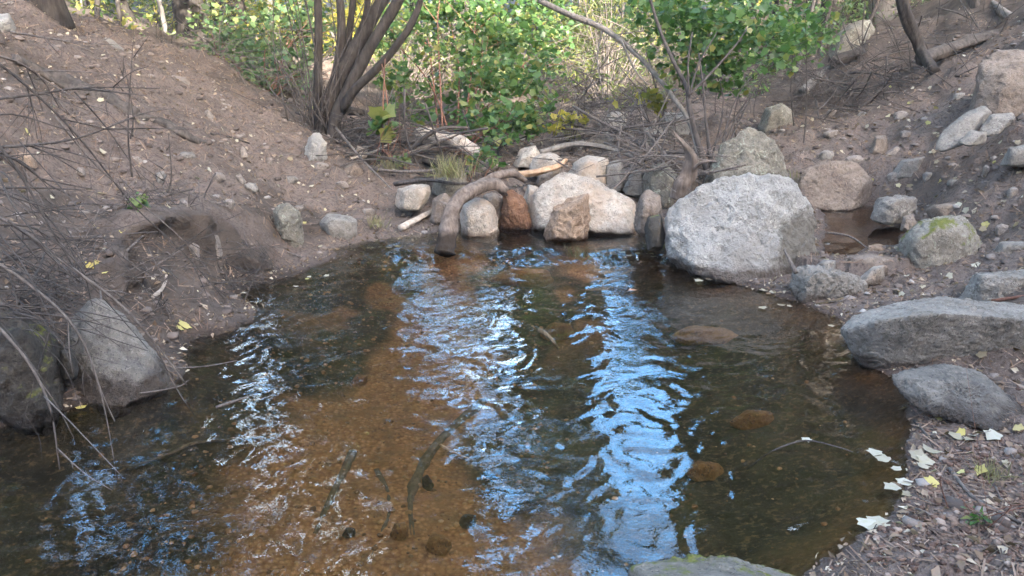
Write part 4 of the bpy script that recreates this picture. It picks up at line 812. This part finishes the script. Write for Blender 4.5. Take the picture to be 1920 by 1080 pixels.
# arching pale branch
tag(stick("long pale branch arching over from the maple to the sapling", [(1010,0,7.0),(1070,28,6.95),(1130,52,6.9),(1180,90,6.8),(1225,135,6.7),(1265,185,6.5),(1295,235,6.3),(1312,300,6.1)], .026, 'grey', "arching_branch", "branch", forks=[([(1165,75,6.8),(1190,130,6.7),(1215,160,6.6)], .010),([(1130,52,6.9),(1120,110,6.9),(1132,180,6.8)], .008)], ends=(.9,.6)))
rs = np.random.RandomState(31)
for k in range(34):
    px = rs.uniform(150, 1640); Y = rs.uniform(9.5, 17); a = ray(px, 100)*Y; a = gxy(a[0], a[1]); hgt = rs.uniform(2.2, 4.5); r = rs.uniform(.012, .035)
    tb = TB(); ln = rs.normal(0, .12, 2); pts = [a+np.array([ln[0]*q*hgt+.05*rs.normal(), ln[1]*q*hgt, q*hgt]) for q in (-.03, .25, .5, .75, 1)]
    tb.tube(pts, [r, r*.8, r*.4], 6, .1, k)
    for q in range(7):
        u = rs.uniform(.15, .95)*4; i = int(u); c = pts[i]*(1-u % 1)+pts[min(4, i+1)]*(u % 1); tb.tube([c, c+np.array([rs.normal(0, .3), rs.normal(0, .3), rs.uniform(.1, .5)])], [r*.35, r*.12], 4, 0)
    tag(tb.build("sapling_trunk", MB['twigdark' if k % 2 else 'grey'], None, a), "thin bare trunk among the far brush", "sapling", "thin trunks among the far brush")
# far woods: a mass of undergrowth nobody could count
rs = np.random.RandomState(5)
n = 46000; x = rs.uniform(-24, 14, n); y = 11.5 + 32*rs.rand(n)**1.3; z = height(x, y); hh = .15 + 4.2*rs.rand(n)**1.6
C = np.stack([x, y, z+hh], 1); C = C[(fbm(*(C*.55).T, o=3, seed=71) > -.12)]
V, F = leaves_np(C, (.13+.10*rs.rand(len(C)))*(C[:,1]/22)**.6, OVAL, rs, .9)
tag(mesh_np("far_undergrowth", V, F, ML['far'], None, False), "yellow-green undergrowth filling the woods far behind the stream", "undergrowth", kind="stuff")
# thin saplings / stalks in the middle distance
rs = np.random.RandomState(9)
stk = [(250,350,70,4.9),(232,300,110,5.2),(300,392,250,4.6),(318,150,-20,8.4),(330,160,-20,8.6),(285,110,10,9),(1505,290,20,7.0),(1490,250,60,7.6),(1070,250,150,7.5),(1345,200,100,9),(1610,130,20,9),(1715,120,40,8.2),(1100,260,160,7.3),(1380,260,170,7.8),(1255,300,190,6.6),(575,190,20,8),(570,200,60,8.1),(680,250,130,7.8),(985,250,150,8),(1420,250,120,8.5)]
for k, (px, y0, y1, Y) in enumerate(stk):
    a = P(px, y0, Y); a[2] = min(a[2], gxy(a[0], a[1])[2]); b = P(px+rs.normal(0, 12), y1, Y); tb = TB()
    tb.tube([a, a*.6+b*.4+rs.normal(0, .04, 3), b], [.007, .0045, .002], 6, .1, k)
    for q in range(4): s = .3+.6*rs.rand(); c = a*(1-s)+b*s; tb.tube([c, c+np.array([rs.normal(0,.12), rs.normal(0,.1), .05+.12*rs.rand()])], [.003, .001], 4, 0)
    zone = "on the left bank" if px < 400 else ("among the trunks left of the maple" if px < 760 else ("in the brush behind the dam" if px < 1300 else "on the right slope"))
    tag(tb.build("bare_stalk", MB['twigdark'], None, a), "thin bare upright stalk growing "+zone, "stalk", "bare stalks "+zone)
# brush: tangled twigs behind the dam
def tangle(label, spec, n, mat, seed, L=(.3,.9), r=(.003,.008), name="brush_tangle"):
    rs = np.random.RandomState(seed); tb = TB()
    for k in range(n):
        x0, y0, x1, y1, Y0, Y1 = spec[rs.randint(len(spec))]
        c = P(rs.uniform(x0, x1), rs.uniform(y0, y1), rs.uniform(Y0, Y1)); gz = gxy(c[0], c[1])[2]; c[2] = max(c[2], gz+.02)
        d = np.array([rs.normal(0, 1), rs.normal(0, .6), rs.normal(0, .45)]); d /= np.linalg.norm(d); l = rs.uniform(*L)/2
        b = rs.normal(0, .12, 3)*l; rr = r[0]+(r[1]-r[0])*rs.rand()**2
        p0, p1 = c-d*l, c+d*l
        tb.tube([p0, c+b, p1], [rr, rr*.8, rr*.4], 5, 0, k, sub=3)
        for q in range(2): s = c+b*.7+d*l*rs.uniform(-.6, .7); tb.tube([s, s + (d*.5+rs.normal(0, .6, 3))*l*.6], [rr*.5, rr*.2], 4, 0)
    return tag(tb.build(name, MB[mat], None, None), label, "brush", kind="stuff")
tangle("tangle of dry grey twigs heaped behind the dam rocks", [(1040,230,1260,330,6.0,7.2),(1040,180,1240,260,7,8),(1185,290,1285,360,5.6,6.3)], 130, 'twig', 1, (.25,1.1), (.003,.011))
tangle("dark brush tangled in the bed under the maple bush", [(660,240,960,330,6.3,7.6),(620,210,760,300,7,8)], 200, 'twigdark', 2, (.3,.9), (.003,.011))
tangle("thin bare twigs filling the undergrowth at the back", [(1040,60,1300,220,7.5,11),(350,80,620,220,8,10),(1300,120,1560,240,8,10)], 260, 'twig', 3, (.5,1.2), (.003,.006))
tangle("fallen twigs caught among the logs of the right slope", [(1600,40,1920,130,8,9.5),(1480,120,1700,220,8.2,9.4),(1550,140,1820,230,7.2,8.6)], 170, 'twigdark', 4, (.3,.9), (.004,.010))
for k, (lb, pl, r, m) in enumerate([
    ("long grey branch slanting through the brush behind the dam", [(1075,200,7.2),(1130,230,6.9),(1200,265,6.6),(1260,310,6.2)], .013, 'twig'),
    ("dark branch sloping down to the foot of the broken stump", [(1195,265,6.4),(1235,310,6.0),(1275,345,5.7)], .016, 'twigdark'),
    ("bowed thin twig looping over the pale slab behind the dam", [(1165,235,6.5),(1160,280,6.3),(1175,330,6.1),(1195,345,6.0)], .008, 'twig'),
    ("thin branch lying across the sapling's stems", [(1170,240,6.3),(1240,232,6.3),(1300,222,6.3)], .011, 'twigdark'),
    ("crooked twig standing in front of the stump", [(1245,345,5.8),(1240,290,5.9),(1252,240,6)], .008, 'twigdark'),
    ("bleached branch crossing the brush at the right of the maple", [(1040,240,7.2),(1110,245,7.0),(1180,262,6.7)], .012, 'twig')]):
    stick(lb, pl, r, m, seed=k, seg=6)
for k, (lb, pl, r, m) in enumerate([
    ("grey stick lying crosswise in front of the split pale log", [(700,318,6.5),(770,322,6.35),(850,318,6.3),(900,326,6.2)], .016, 'twig'),
    ("dark crooked stick under the grass tuft behind the driftwood", [(740,345,6.1),(800,338,6.0),(860,345,5.9),(905,340,5.9)], .018, 'twigdark'),
    ("pale peeled stick left of the upright red-stemmed sapling", [(650,300,6.9),(700,285,6.9),(745,262,7.0)], .013, 'pale'),
    ("thick grey limb half hidden behind the dam's pale slab", [(1010,288,6.9),(1080,270,6.9),(1150,280,6.8),(1200,300,6.6)], .03, 'grey'),
    ("weathered limb lying under the brush left of the sapling", [(1090,255,7.6),(1160,240,7.5),(1240,250,7.3)], .028, 'drift'),
    ("dark limb leaning from the brush onto the lichened boulder", [(1205,300,6.2),(1260,285,6.1),(1330,292,6.0)], .02, 'twigdark'),
    ("mossy dark log behind the leaning trunks", [(640,205,7.8),(690,212,7.8)], .05, 'dark')]):
    stick(lb, pl, r, m, seed=k+20, seg=7)
for i, (lb, ol) in enumerate([("dark stone under the red-stemmed sapling", [(680,300),(690,282),(715,280),(728,296),(712,308)]),
    ("brown stone wedged under the split pale log", [(880,320),(892,302),(920,304),(930,322),(905,330)]),
    ("flat dark stone left of the driftwood tuft", [(765,345),(778,330),(802,332),(808,346),(785,352)]),
    ("mottled stone in the gap right of the rust stone", [(1000,345),(1010,326),(1035,322),(1042,340),(1020,352)]),
    ("low brown stone at the back of the side pool", [(1560,390),(1575,380),(1600,382),(1604,394),(1580,398)])]):
    rock(lb, ol, MR['brown' if i % 2 else 'dark'], t=.2, seed=140+i, p=12, lev=5)
# ================================================================== bare shrub hanging in from the left
def shrub():
    rs = np.random.RandomState(12)
    base = np.array([-2.35, 2.9, .75]); base[2] = gxy(base[0], base[1])[2]
    t = thing("bare_shrub", "bare grey shrub drooping long leafless branches over the left edge", "shrub", base)
    TR = [([(-60,390,2.7),(20,418,2.7),(120,492,2.7),(230,575,2.75),(300,655,2.8),(350,722,2.85)], .008, 'twig'),
        ([(-40,585,2.2),(5,622,2.2),(60,690,2.2),(95,770,2.2),(112,880,2.2)], .006, 'twig'),
        ([(-40,470,2.5),(50,530,2.5),(120,590,2.5),(160,650,2.5),(190,735,2.5),(215,790,2.5)], .006, 'twig'),
        ([(-40,190,3.2),(60,178,3.3),(140,166,3.4),(220,164,3.5),(300,166,3.6)], .006, 'twigdark'),
        ([(-40,90,3.2),(60,170,3.3),(150,260,3.4),(250,385,3.5),(340,470,3.6),(420,560,3.7)], .006, 'twigdark'),
        ([(-40,278,3),(60,272,3.1),(150,258,3.2),(245,222,3.3)], .007, 'twigdark'),
        ([(-30,100,3.1),(30,115,3.2),(80,150,3.3),(110,200,3.4)], .006, 'twig'),
        ([(-40,270,2.9),(30,300,3),(90,345,3.1),(132,366,3.1)], .006, 'twigdark'),
        ([(-40,330,2.8),(20,365,2.9),(80,410,2.9),(136,484,3)], .005, 'twig'),
        ([(100,215,3.3),(180,310,3.4),(260,378,3.5),(345,452,3.6),(400,520,3.7)], .005, 'twig'),
        ([(-20,420,2.6),(70,430,2.7),(150,500,2.75),(170,560,2.8)], .005, 'twigdark'),
        ([(140,172,3.4),(200,240,3.5),(262,330,3.6)], .004, 'twigdark'),
        ([(25,585,2.5),(90,610,2.5),(75,680,2.5),(40,800,2.5)], .004, 'twigdark'),
        ([(20,60,3.3),(110,75,3.5),(180,90,3.6)], .005, 'twig'),
        ([(50,160,3.3),(60,200,3.3),(70,260,3.3)], .004, 'twigdark'),
        ([(-20,250,2.8),(40,330,2.8),(90,420,2.8),(150,520,2.8)], .006, 'twigdark')]
    for m in ('twig', 'twigdark'):
        tb = TB()
        for k, (pl, r, mm) in enumerate(TR):
            if mm != m: continue
            q = [P(*a) for a in pl]; tb.tube(q, np.linspace(r, r*.35, len(q)), 6, .12, k)
            for j in range(5):
                s = rs.uniform(.15, .95)*(len(q)-1); i = int(s); c = q[i]*(1-s % 1) + q[min(i+1, len(q)-1)]*(s % 1); d = q[min(i+1, len(q)-1)]-q[max(i-1, 0)]; d /= np.linalg.norm(d)+1e-9
                e = c + (d*.8 + rs.normal(0, .55, 3)+np.array([.15, 0, -.2]))*rs.uniform(.08, .26)
                tb.tube([c, (c+e)/2+rs.normal(0, .01, 3), e], [r*.45, r*.2], 4, 0)
        tb.build("branches", MB[m], t)
    tb = TB()
    for k in range(48):
        a = P(rs.uniform(-80, 40), rs.uniform(230, 620), rs.uniform(2.5, 3.1)); d = np.array([rs.uniform(.35, 1.0), rs.normal(0, .3), rs.uniform(-.8, -.05)])
        l = rs.uniform(.25, .75); e = a + d*l; e[2] = max(e[2], float(gxy(e[0], e[1])[2])+.01, .02); m_ = (a+e)/2 + np.array([rs.normal(0,.03), rs.normal(0,.03), .06*rs.rand()])
        r = rs.uniform(.002, .0045); tb.tube([a, m_, e], [r, r*.7, r*.35], 5, 0, k)
    tb.build("twigs", MB['twigdark'], t)
    tb = TB()
    for k in range(6):
        e = P(-60, rs.uniform(200, 560), rs.uniform(2.5, 3.0)); tb.tube([base+rs.normal(0, .04, 3)-np.array([0,0,.1]), base*.5+e*.5+np.array([-.15, 0, .15]), e], [.018, .012, .008], 7, .1, k)
    tb.build("stems", MB['dark'], t)
shrub()
rs = np.random.RandomState(23); tb = TB()
for k in range(260):                            # rootlets hanging from the lip of the undercut
    u = rs.uniform(.3, 5.2); i = int(u); c = LIP[i]*(1-u % 1)+LIP[i+1]*(u % 1); o_ = _e*rs.uniform(-.02, .10); zt = rs.uniform(.08, .19)
    p = np.array([c[0]+o_[0], c[1]+o_[1], zt]); l = rs.uniform(.06, .22); q = p + np.array([rs.normal(0, .05), rs.normal(0, .04), 0]) + np.array([_e[0], _e[1], 0])*rs.uniform(0, .08); q[2] = max(.02, zt-l)
    tb.tube([p-np.array([_e[0], _e[1], 0])*.06+np.array([0, 0, .02]), (p+q)/2+rs.normal(0, .015, 3), q], [rs.uniform(.0015, .004), .001], 4, 0, k, sub=3)
tag(tb.build("root_fringe", MB['twigdark']), "fine rootlets hanging from the undercut lip of the left bank", "roots", kind="stuff")
tangle("heap of fine dead twigs and roots at the foot of the left bank", [(60,470,330,620,3.3,4.0),(250,440,480,560,3.9,4.6),(0,480,140,600,2.9,3.5)], 170, 'twigdark', 6, (.12,.4), (.002,.005), "dead_twig_heap")
tangle("pale dead twigs fringing the left bank", [(100,480,330,600,3.3,4.0),(300,440,500,540,4.2,4.8)], 60, 'twig', 7, (.12,.4), (.002,.004), "dead_twig_heap")
# ================================================================== litter
rs = np.random.RandomState(3)
def scatter(n, x0, x1, y0, y1, f=None):
    x = rs.uniform(x0, x1, n); y = y0 + (y1-y0)*rs.rand(n)**1.2; z, d, e = height(x, y, True); k = (d > .02) & (e > .03)
    if f is not None: k &= f(x, y, d)
    return x[k], y[k], z[k], d[k]
def slope_n(x, y, e=.03):
    a = height(x+e, y)-height(x-e, y); b = height(x, y+e)-height(x, y-e)
    n = np.stack([-a, -b, np.full(x.shape, 2*e)], -1); return n/np.linalg.norm(n, axis=-1)[:,None]
ML['dry'] = mat_leaf("dry_litter_leaf", [(0,(.10,.07,.05)),(.45,(.20,.14,.10)),(.8,(.30,.23,.17)),(.95,(.42,.36,.28)),(1,(.55,.50,.40))], .15, .8, .2)
ML['fallen'] = mat_leaf("pale_fallen_leaf", [(0,(.20,.15,.09)),(.35,(.33,.28,.20)),(.75,(.44,.41,.33)),(.88,(.40,.31,.12)),(1,(.36,.34,.13))], .2, .6, .3)
ML['needle'] = mat_leaf("pine_needle", [(0,(.07,.05,.04)),(.5,(.16,.105,.075)),(1,(.28,.20,.15))], .0, .8, .2)
x, y, z, d = scatter(60000, -4.6, 5.0, 1.2, 9)
NEED = (np.array([(-.03,0,0),(.03,0,0),(.03,1,.03),(-.03,1,.03)], float), np.array([(0,1,2),(0,2,3)]))
V, F = leaves_np(np.stack([x, y, z+.005], 1), .035+.05*rs.rand(len(x)), NEED, rs, .22, slope_n(x, y))
tag(mesh_np("pine_needles", V, F, ML['needle'], None, False), "brown pine needles and bark crumbs strewn over both banks", "litter", kind="stuff")
x, y, z, d = scatter(34000, -4.6, 5.0, 1.2, 10, lambda x, y, d: (rs.rand(len(x)) < .55+.45*(x > 0)*(y < 5)))
V, F = leaves_np(np.stack([x, y, z+.006], 1), .014+.040*rs.rand(len(x))**2.5, OVAL, rs, .45, slope_n(x, y), curl=2)
tag(mesh_np("leaf_litter", V, F, ML['dry'], None, False), "small dry leaf scraps scattered over the dirt banks", "litter", kind="stuff")
def pebbles(name, label, x, y, z, sz, mat, seed):
    rs = np.random.RandomState(seed); U, F = ico(2); n = len(x)
    q = U[None]*(1+.35*rs.normal(0, .5, (n, len(U), 1)).clip(-.8,.8)); sc3 = np.stack([1+.4*rs.rand(n), 1+.4*rs.rand(n), .55+.35*rs.rand(n)], 1)*np.asarray(sz)[:,None]
    q = q*sc3[:,None]; th = rs.rand(n)*6.28; c, s = np.cos(th)[:,None], np.sin(th)[:,None]
    qx = q[:,:,0]*c-q[:,:,1]*s; qy = q[:,:,0]*s+q[:,:,1]*c
    V = np.stack([qx+x[:,None], qy+y[:,None], q[:,:,2]+z[:,None]], -1).reshape(-1,3); FF = (F[None]+(np.arange(n)*len(U))[:,None,None]).reshape(-1,3)
    return tag(mesh_np(name, V, FF, mat, None, True), label, "gravel", kind="stuff")
def mat_pebble(name, stops, rough=.85):
    n = NM(name); g_ = n.add("NewGeometry").outputs["Random Per Island"]; c = n.ramp(g_, stops)
    c = n.mix(n.ramp(n.noise(120, 3, .6), [(.45,0),(.7,.5)]), c, n.mix(1.0, c, (.6,.58,.55), 'MULTIPLY')); return n.fin(c, rough, n.bump(n.noise(150, 3), .4, .004), .3)
MP = mat_pebble("gravel_pebble", [(0,(.06,.036,.027)),(.5,(.13,.078,.056)),(.9,(.20,.135,.10)),(1,(.32,.25,.20))])
x, y, z, d = scatter(14000, .6, 3.2, 1.2, 2.9, lambda x, y, d: rs.rand(len(x)) < .15+.85*(x > 1.0)*(y < 2.5))
pebbles("gravel", "reddish brown gravel on the shore at the lower right", x, y, z+.002, .003+.009*rs.rand(len(x))**4, MP, 1)
x, y, z, d = scatter(17000, -4.6, 5.0, 2.0, 9)
pebbles("dirt_clods", "clods and pebbles scattered over the dirt slopes", x, y, z, .004+.022*rs.rand(len(x))**6, mat_pebble("clod", [(0,(.065,.05,.042)),(.6,(.15,.118,.098)),(.93,(.21,.175,.15)),(1,(.34,.31,.28))]), 2)
n = 9000; x = rs.uniform(-2.2, 1.8, n); y = rs.uniform(1.1, 5.3, n); z, d, e = height(x, y, True)
k = (d < -.03) & (rs.rand(n) < np.where(np.abs(x+.55) < .7, 1, .06)); x, y, z = x[k], y[k], z[k]
pebbles("pool_gravel", "orange brown gravel on the bed of the pool", x, y, z, .003+.008*rs.rand(len(x))**4, mat_pebble("pool_pebble", [(0,(.10,.05,.022)),(.5,(.20,.105,.042)),(.95,(.32,.19,.09)),(1,(.42,.28,.16))], .6), 3)

n = 26000; x = rs.uniform(-2.9, 2.6, n); y = rs.uniform(1.2, 5.6, n); z, d, e = height(x, y, True); k = (d > -.02) & (d < .11*(1+.8*fbm(x*3, y*3, 0, 2, 88))); x, y, z = x[k], y[k], np.maximum(z[k], .002)
V, F = leaves_np(np.stack([x, y, z+.004], 1), .010+.03*rs.rand(len(x))**2, OVAL, rs, .5, None, curl=2)
tag(mesh_np("shore_debris", V, F, ML['dry'], None, False), "wet leaf crumbs and bark bits washed up along the waterline", "litter", kind="stuff")
tb = TB()
x, y, z, d = scatter(950, -4.4, 4.8, 1.6, 9)
for k in range(len(x)):
    a = rs.rand()*6.28; l = rs.uniform(.04, .15); p0 = np.array([x[k], y[k], z[k]]); p1 = p0+np.array([math.cos(a)*l, math.sin(a)*l, 0]); p1[2] = gxy(p1[0], p1[1])[2]
    r = rs.uniform(.002, .005); u = np.array([0, 0, r*1.5]); tb.tube([p0+u, (p0+p1)/2+u*1.5+rs.normal(0, .006, 3), p1+u], [r, r*.6], 5, .1, k, sub=2)
tag(tb.build("twig_litter", MB['twig']), "short broken twigs littering the dirt banks", "litter", kind="stuff")
ML['straw'] = mat_leaf("dry_grass", [(0,(.14,.12,.07)),(.6,(.26,.22,.13)),(1,(.17,.20,.07))], .3, .7, .3)
BLADE = (np.array([(-.02,0,0),(.02,0,0),(.014,.6,.05),(-.014,.6,.05),(0,1,.16)], float), np.array([(0,1,2),(0,2,3),(3,2,4)]))
def tuft(label, c, n, l, rad):
    c = np.array(c, float); q = c + np.stack([rs.normal(0, rad, n), rs.normal(0, rad, n), np.zeros(n)], 1); L = l*(.5+.7*rs.rand(n)); T, F0 = BLADE
    up = np.array([0, 0, 1.]) + rs.normal(0, .45, (n,3)); up[:,2] = np.abs(up[:,2]); up /= np.linalg.norm(up, axis=1)[:,None]
    sd = np.cross(up, rs.normal(0, 1, (n,3))); sd /= np.linalg.norm(sd, axis=1)[:,None]; nn = np.cross(sd, up)
    V = q[:,None] + (T[None,:,:1]*sd[:,None] + T[None,:,1:2]*up[:,None] + T[None,:,2:]*nn[:,None])*L[:,None,None]
    tag(mesh_np("grass_tuft", V.reshape(-1,3), (F0[None]+(np.arange(n)*5)[:,None,None]).reshape(-1,3), ML['straw'], None, False, c), label, "grass")
tuft("dry grass tuft growing over the rounded stone behind the driftwood", P(845,330,5.85), 260, .16, .06)
tuft("dry grass tuft left of the curved driftwood", G(705,425), 120, .09, .035)
tuft("small grass tuft beside the gravel on the lower right shore", G(1860,895), 90, .07, .025)
tuft("sparse grass tuft among the brush right of the maple bush", G(1075,262), 160, .22, .05)
tuft("muddy grass stubble poking out of the water below the dam", W(1085,482,-.01), 110, .08, .04)
tuft("wispy dry grass at the foot of the knobbly dark stone", W(1225,470,.0), 110, .10, .04)
tuft("dry grass tuft at the foot of the lichened boulder", G(1500,345), 80, .12, .06)
tuft("wispy grass under the red-stemmed sapling", G(735,318), 120, .14, .06)

# fallen leaves one can count
def fallen(label, spots, group, size=.06, water_z=None, mat='fallen', tmpl=MAPLE, name="fallen_leaf", tilt=.3):
    for (px, py) in spots:
        c = G(px, py) if water_z is None else W(px, py, water_z)
        nr = slope_n(np.array([c[0]]), np.array([c[1]])) if water_z is None else np.array([[0, 0, 1.]])
        c = c + nr[0]*.012*(1 if water_z is None else .35)
        V, F = leaves_np(np.array([c]), size*rs.uniform(.42, .95), tmpl, rs, tilt if water_z is None else .05, nr, curl=rs.uniform(.4, 2.0) if water_z is None else .6)
        tag(mesh_np(name, V, F, ML[mat], None, False, c), label, "leaf", group)
ML['white'] = mat_leaf("bleached_leaf", [(0,(.26,.21,.14)),(.4,(.34,.30,.22)),(.75,(.46,.43,.35)),(1,(.30,.22,.12))], .2, .5, .3)
ML['ylw'] = mat_leaf("yellow_fallen_leaf", [(0,(.50,.38,.10)),(1,(.55,.48,.20))], .25, .5, .3)
ML['rusty'] = mat_leaf("rusty_leaf", [(0,(.30,.14,.06)),(1,(.38,.20,.10))], .2, .6, .3)
fallen("white maple leaf floating at the end of the arched thin twig", [(1512,826)], "leaf at the arched twig", .07, .006, 'white')
fallen("bleached maple leaf floating in the row along the lower right shore", [(1655,862),(1680,880),(1695,905),(1672,915),(1700,928),(1640,850)], "leaf row by the lower right shore", .06, .006, 'white')
fallen("pale maple leaf of the cluster floating near the lower right corner", [(1628,985),(1645,978),(1650,995)], "floating leaf cluster at the lower right", .085, .006, 'white')
fallen("yellow maple leaf at the edge of the floating cluster at lower right", [(1660,1000)], "yellow leaf by the cluster", .06, .007, 'ylw')
fallen("white leaf floating close to the foot of the pale boulder", [(1310,527),(1330,524)], "leaves by the pale boulder", .06, .006, 'white')
fallen("cream leaf drifting between the pale boulder and the cracked grey rock", [(1432,545),(1450,549),(1470,548),(1485,552)], "drifting leaves by the cracked rock", .07, .006)
fallen("white leaf floating in front of the flat-topped slab", [(1558,612),(1430,578),(1480,575),(1465,573)], "leaves in front of the slab", .06, .006, 'white')
fallen("pale leaf caught on the sill of the dam beside the wet stone", [(1150,478),(1165,474),(1180,480),(1195,476),(1170,484),(1225,482),(1250,480),(1290,488)], "leaves on the dam sill", .055, .01)
fallen("tan leaf floating near the left shore", [(555,538),(580,520),(612,518),(576,524),(458,550)], "leaves near the left shore", .05, .006)
fallen("pale leaf scrap in the line along the far left shore", [(665,468),(680,467),(697,466),(712,464),(730,465),(745,463)], "leaf line on the far left shore", .05, .012)
fallen("yellow maple leaf beside the undercut of the left bank", [(335,618),(345,612)], "yellow leaves by the undercut", .08, None, 'ylw')
fallen("rusty leaf lying on the water below the wet black stone", [(1186,545)], "rusty leaf", .13, .006, 'rusty', OVAL)
fallen("small leaf caught on the face of the triangular grey rock", [(152,765)], "leaf by the triangular rock", .05, .01, 'ylw')
fallen("white leaf lying under the flat-topped slab on the litter", [(1842,668),(1800,718),(1822,722)], "white leaves under the slab", .075, None, 'white')
fallen("white leaf on the ground between the cracked rock and the slab", [(1683,550),(1690,556)], "white leaves beside the cracked rock", .07, None, 'white')
fallen("yellow leaf on the litter at the lower right shore", [(1780,790),(1790,770),(1765,785),(1800,815),(1745,910),(1800,890),(1835,888)], "yellow leaves on the lower right shore", .06, None, 'ylw')
fallen("bleached leaf on the litter at the lower right shore", [(1825,822),(1862,822),(1790,822),(1735,870),(1745,850),(1720,860)], "bleached leaves on the lower right shore", .07, None, 'white')
fallen("curled brown leaf on the gravel at the lower right corner", [(int(rs.uniform(1640,1910)), int(rs.uniform(900,1070))) for _ in range(26)], "brown leaves on the gravel", .05, None, 'dry', OVAL, tilt=.4)
fallen("pale leaf on the left dirt bank", [(95,372),(228,434),(182,428),(165,358),(190,365),(316,392),(340,418),(188,190),(255,125),(258,230),(415,245),(455,255),(490,290),(443,265),(560,345),(585,350),(520,350),(475,350),(610,395),(655,345),(390,320),(570,420),(190,285),(70,180),(640,370),(690,380),(705,425),(600,465),(545,300)], "pale leaves on the left bank", .05)
fallen("yellowed leaf among the twigs of the left bank", [(180,495),(200,510),(228,436),(50,250),(440,450),(310,515),(170,500)], "yellowed leaves in the left twigs", .06, None, 'ylw')
sp = [(int(rs.uniform(1500,1915)), int(rs.uniform(150,350))) for _ in range(34)] + [(1627,239),(1740,232),(1717,228),(1755,205)]
fallen("pale leaf on the dirt of the right slope", sp, "pale leaves on the right slope", .05)
fallen("pale leaf on the ground around the moss-streaked boulder", [(int(rs.uniform(1700,1915)), int(rs.uniform(340,470))) for _ in range(16)] + [(1760,380),(1830,500),(1780,520),(1700,520),(1730,540)], "pale leaves around the mossy boulder", .05)
fallen("pale leaf on the litter right of the ledge", [(int(rs.uniform(1720,1915)), int(rs.uniform(690,880))) for _ in range(14)], "pale leaves right of the ledge", .045)

# ================================================================== thin woodland haze
hz = bmesh.new(); bmesh.ops.create_cube(hz, size=1)
hm = bpy.data.meshes.new("haze"); hz.to_mesh(hm); hz.free(); ho = bpy.data.objects.new("haze", hm); COL.objects.link(ho)
ho.location = (0, 28, 12.5); ho.scale = (140, 140, 30)
mh = bpy.data.materials.new("haze"); mh.use_nodes = True; nt = mh.node_tree; nt.nodes.remove(nt.nodes["Principled BSDF"])
pv = nt.nodes.new("ShaderNodeVolumePrincipled"); pv.inputs["Color"].default_value = (.92,.95,.97,1); pv.inputs["Density"].default_value = .0016
nt.links.new(pv.outputs[0], nt.nodes["Material Output"].inputs["Volume"]); hm.materials.append(mh)
tag(ho, "thin pale haze hanging in the woods", "haze", kind="stuff")
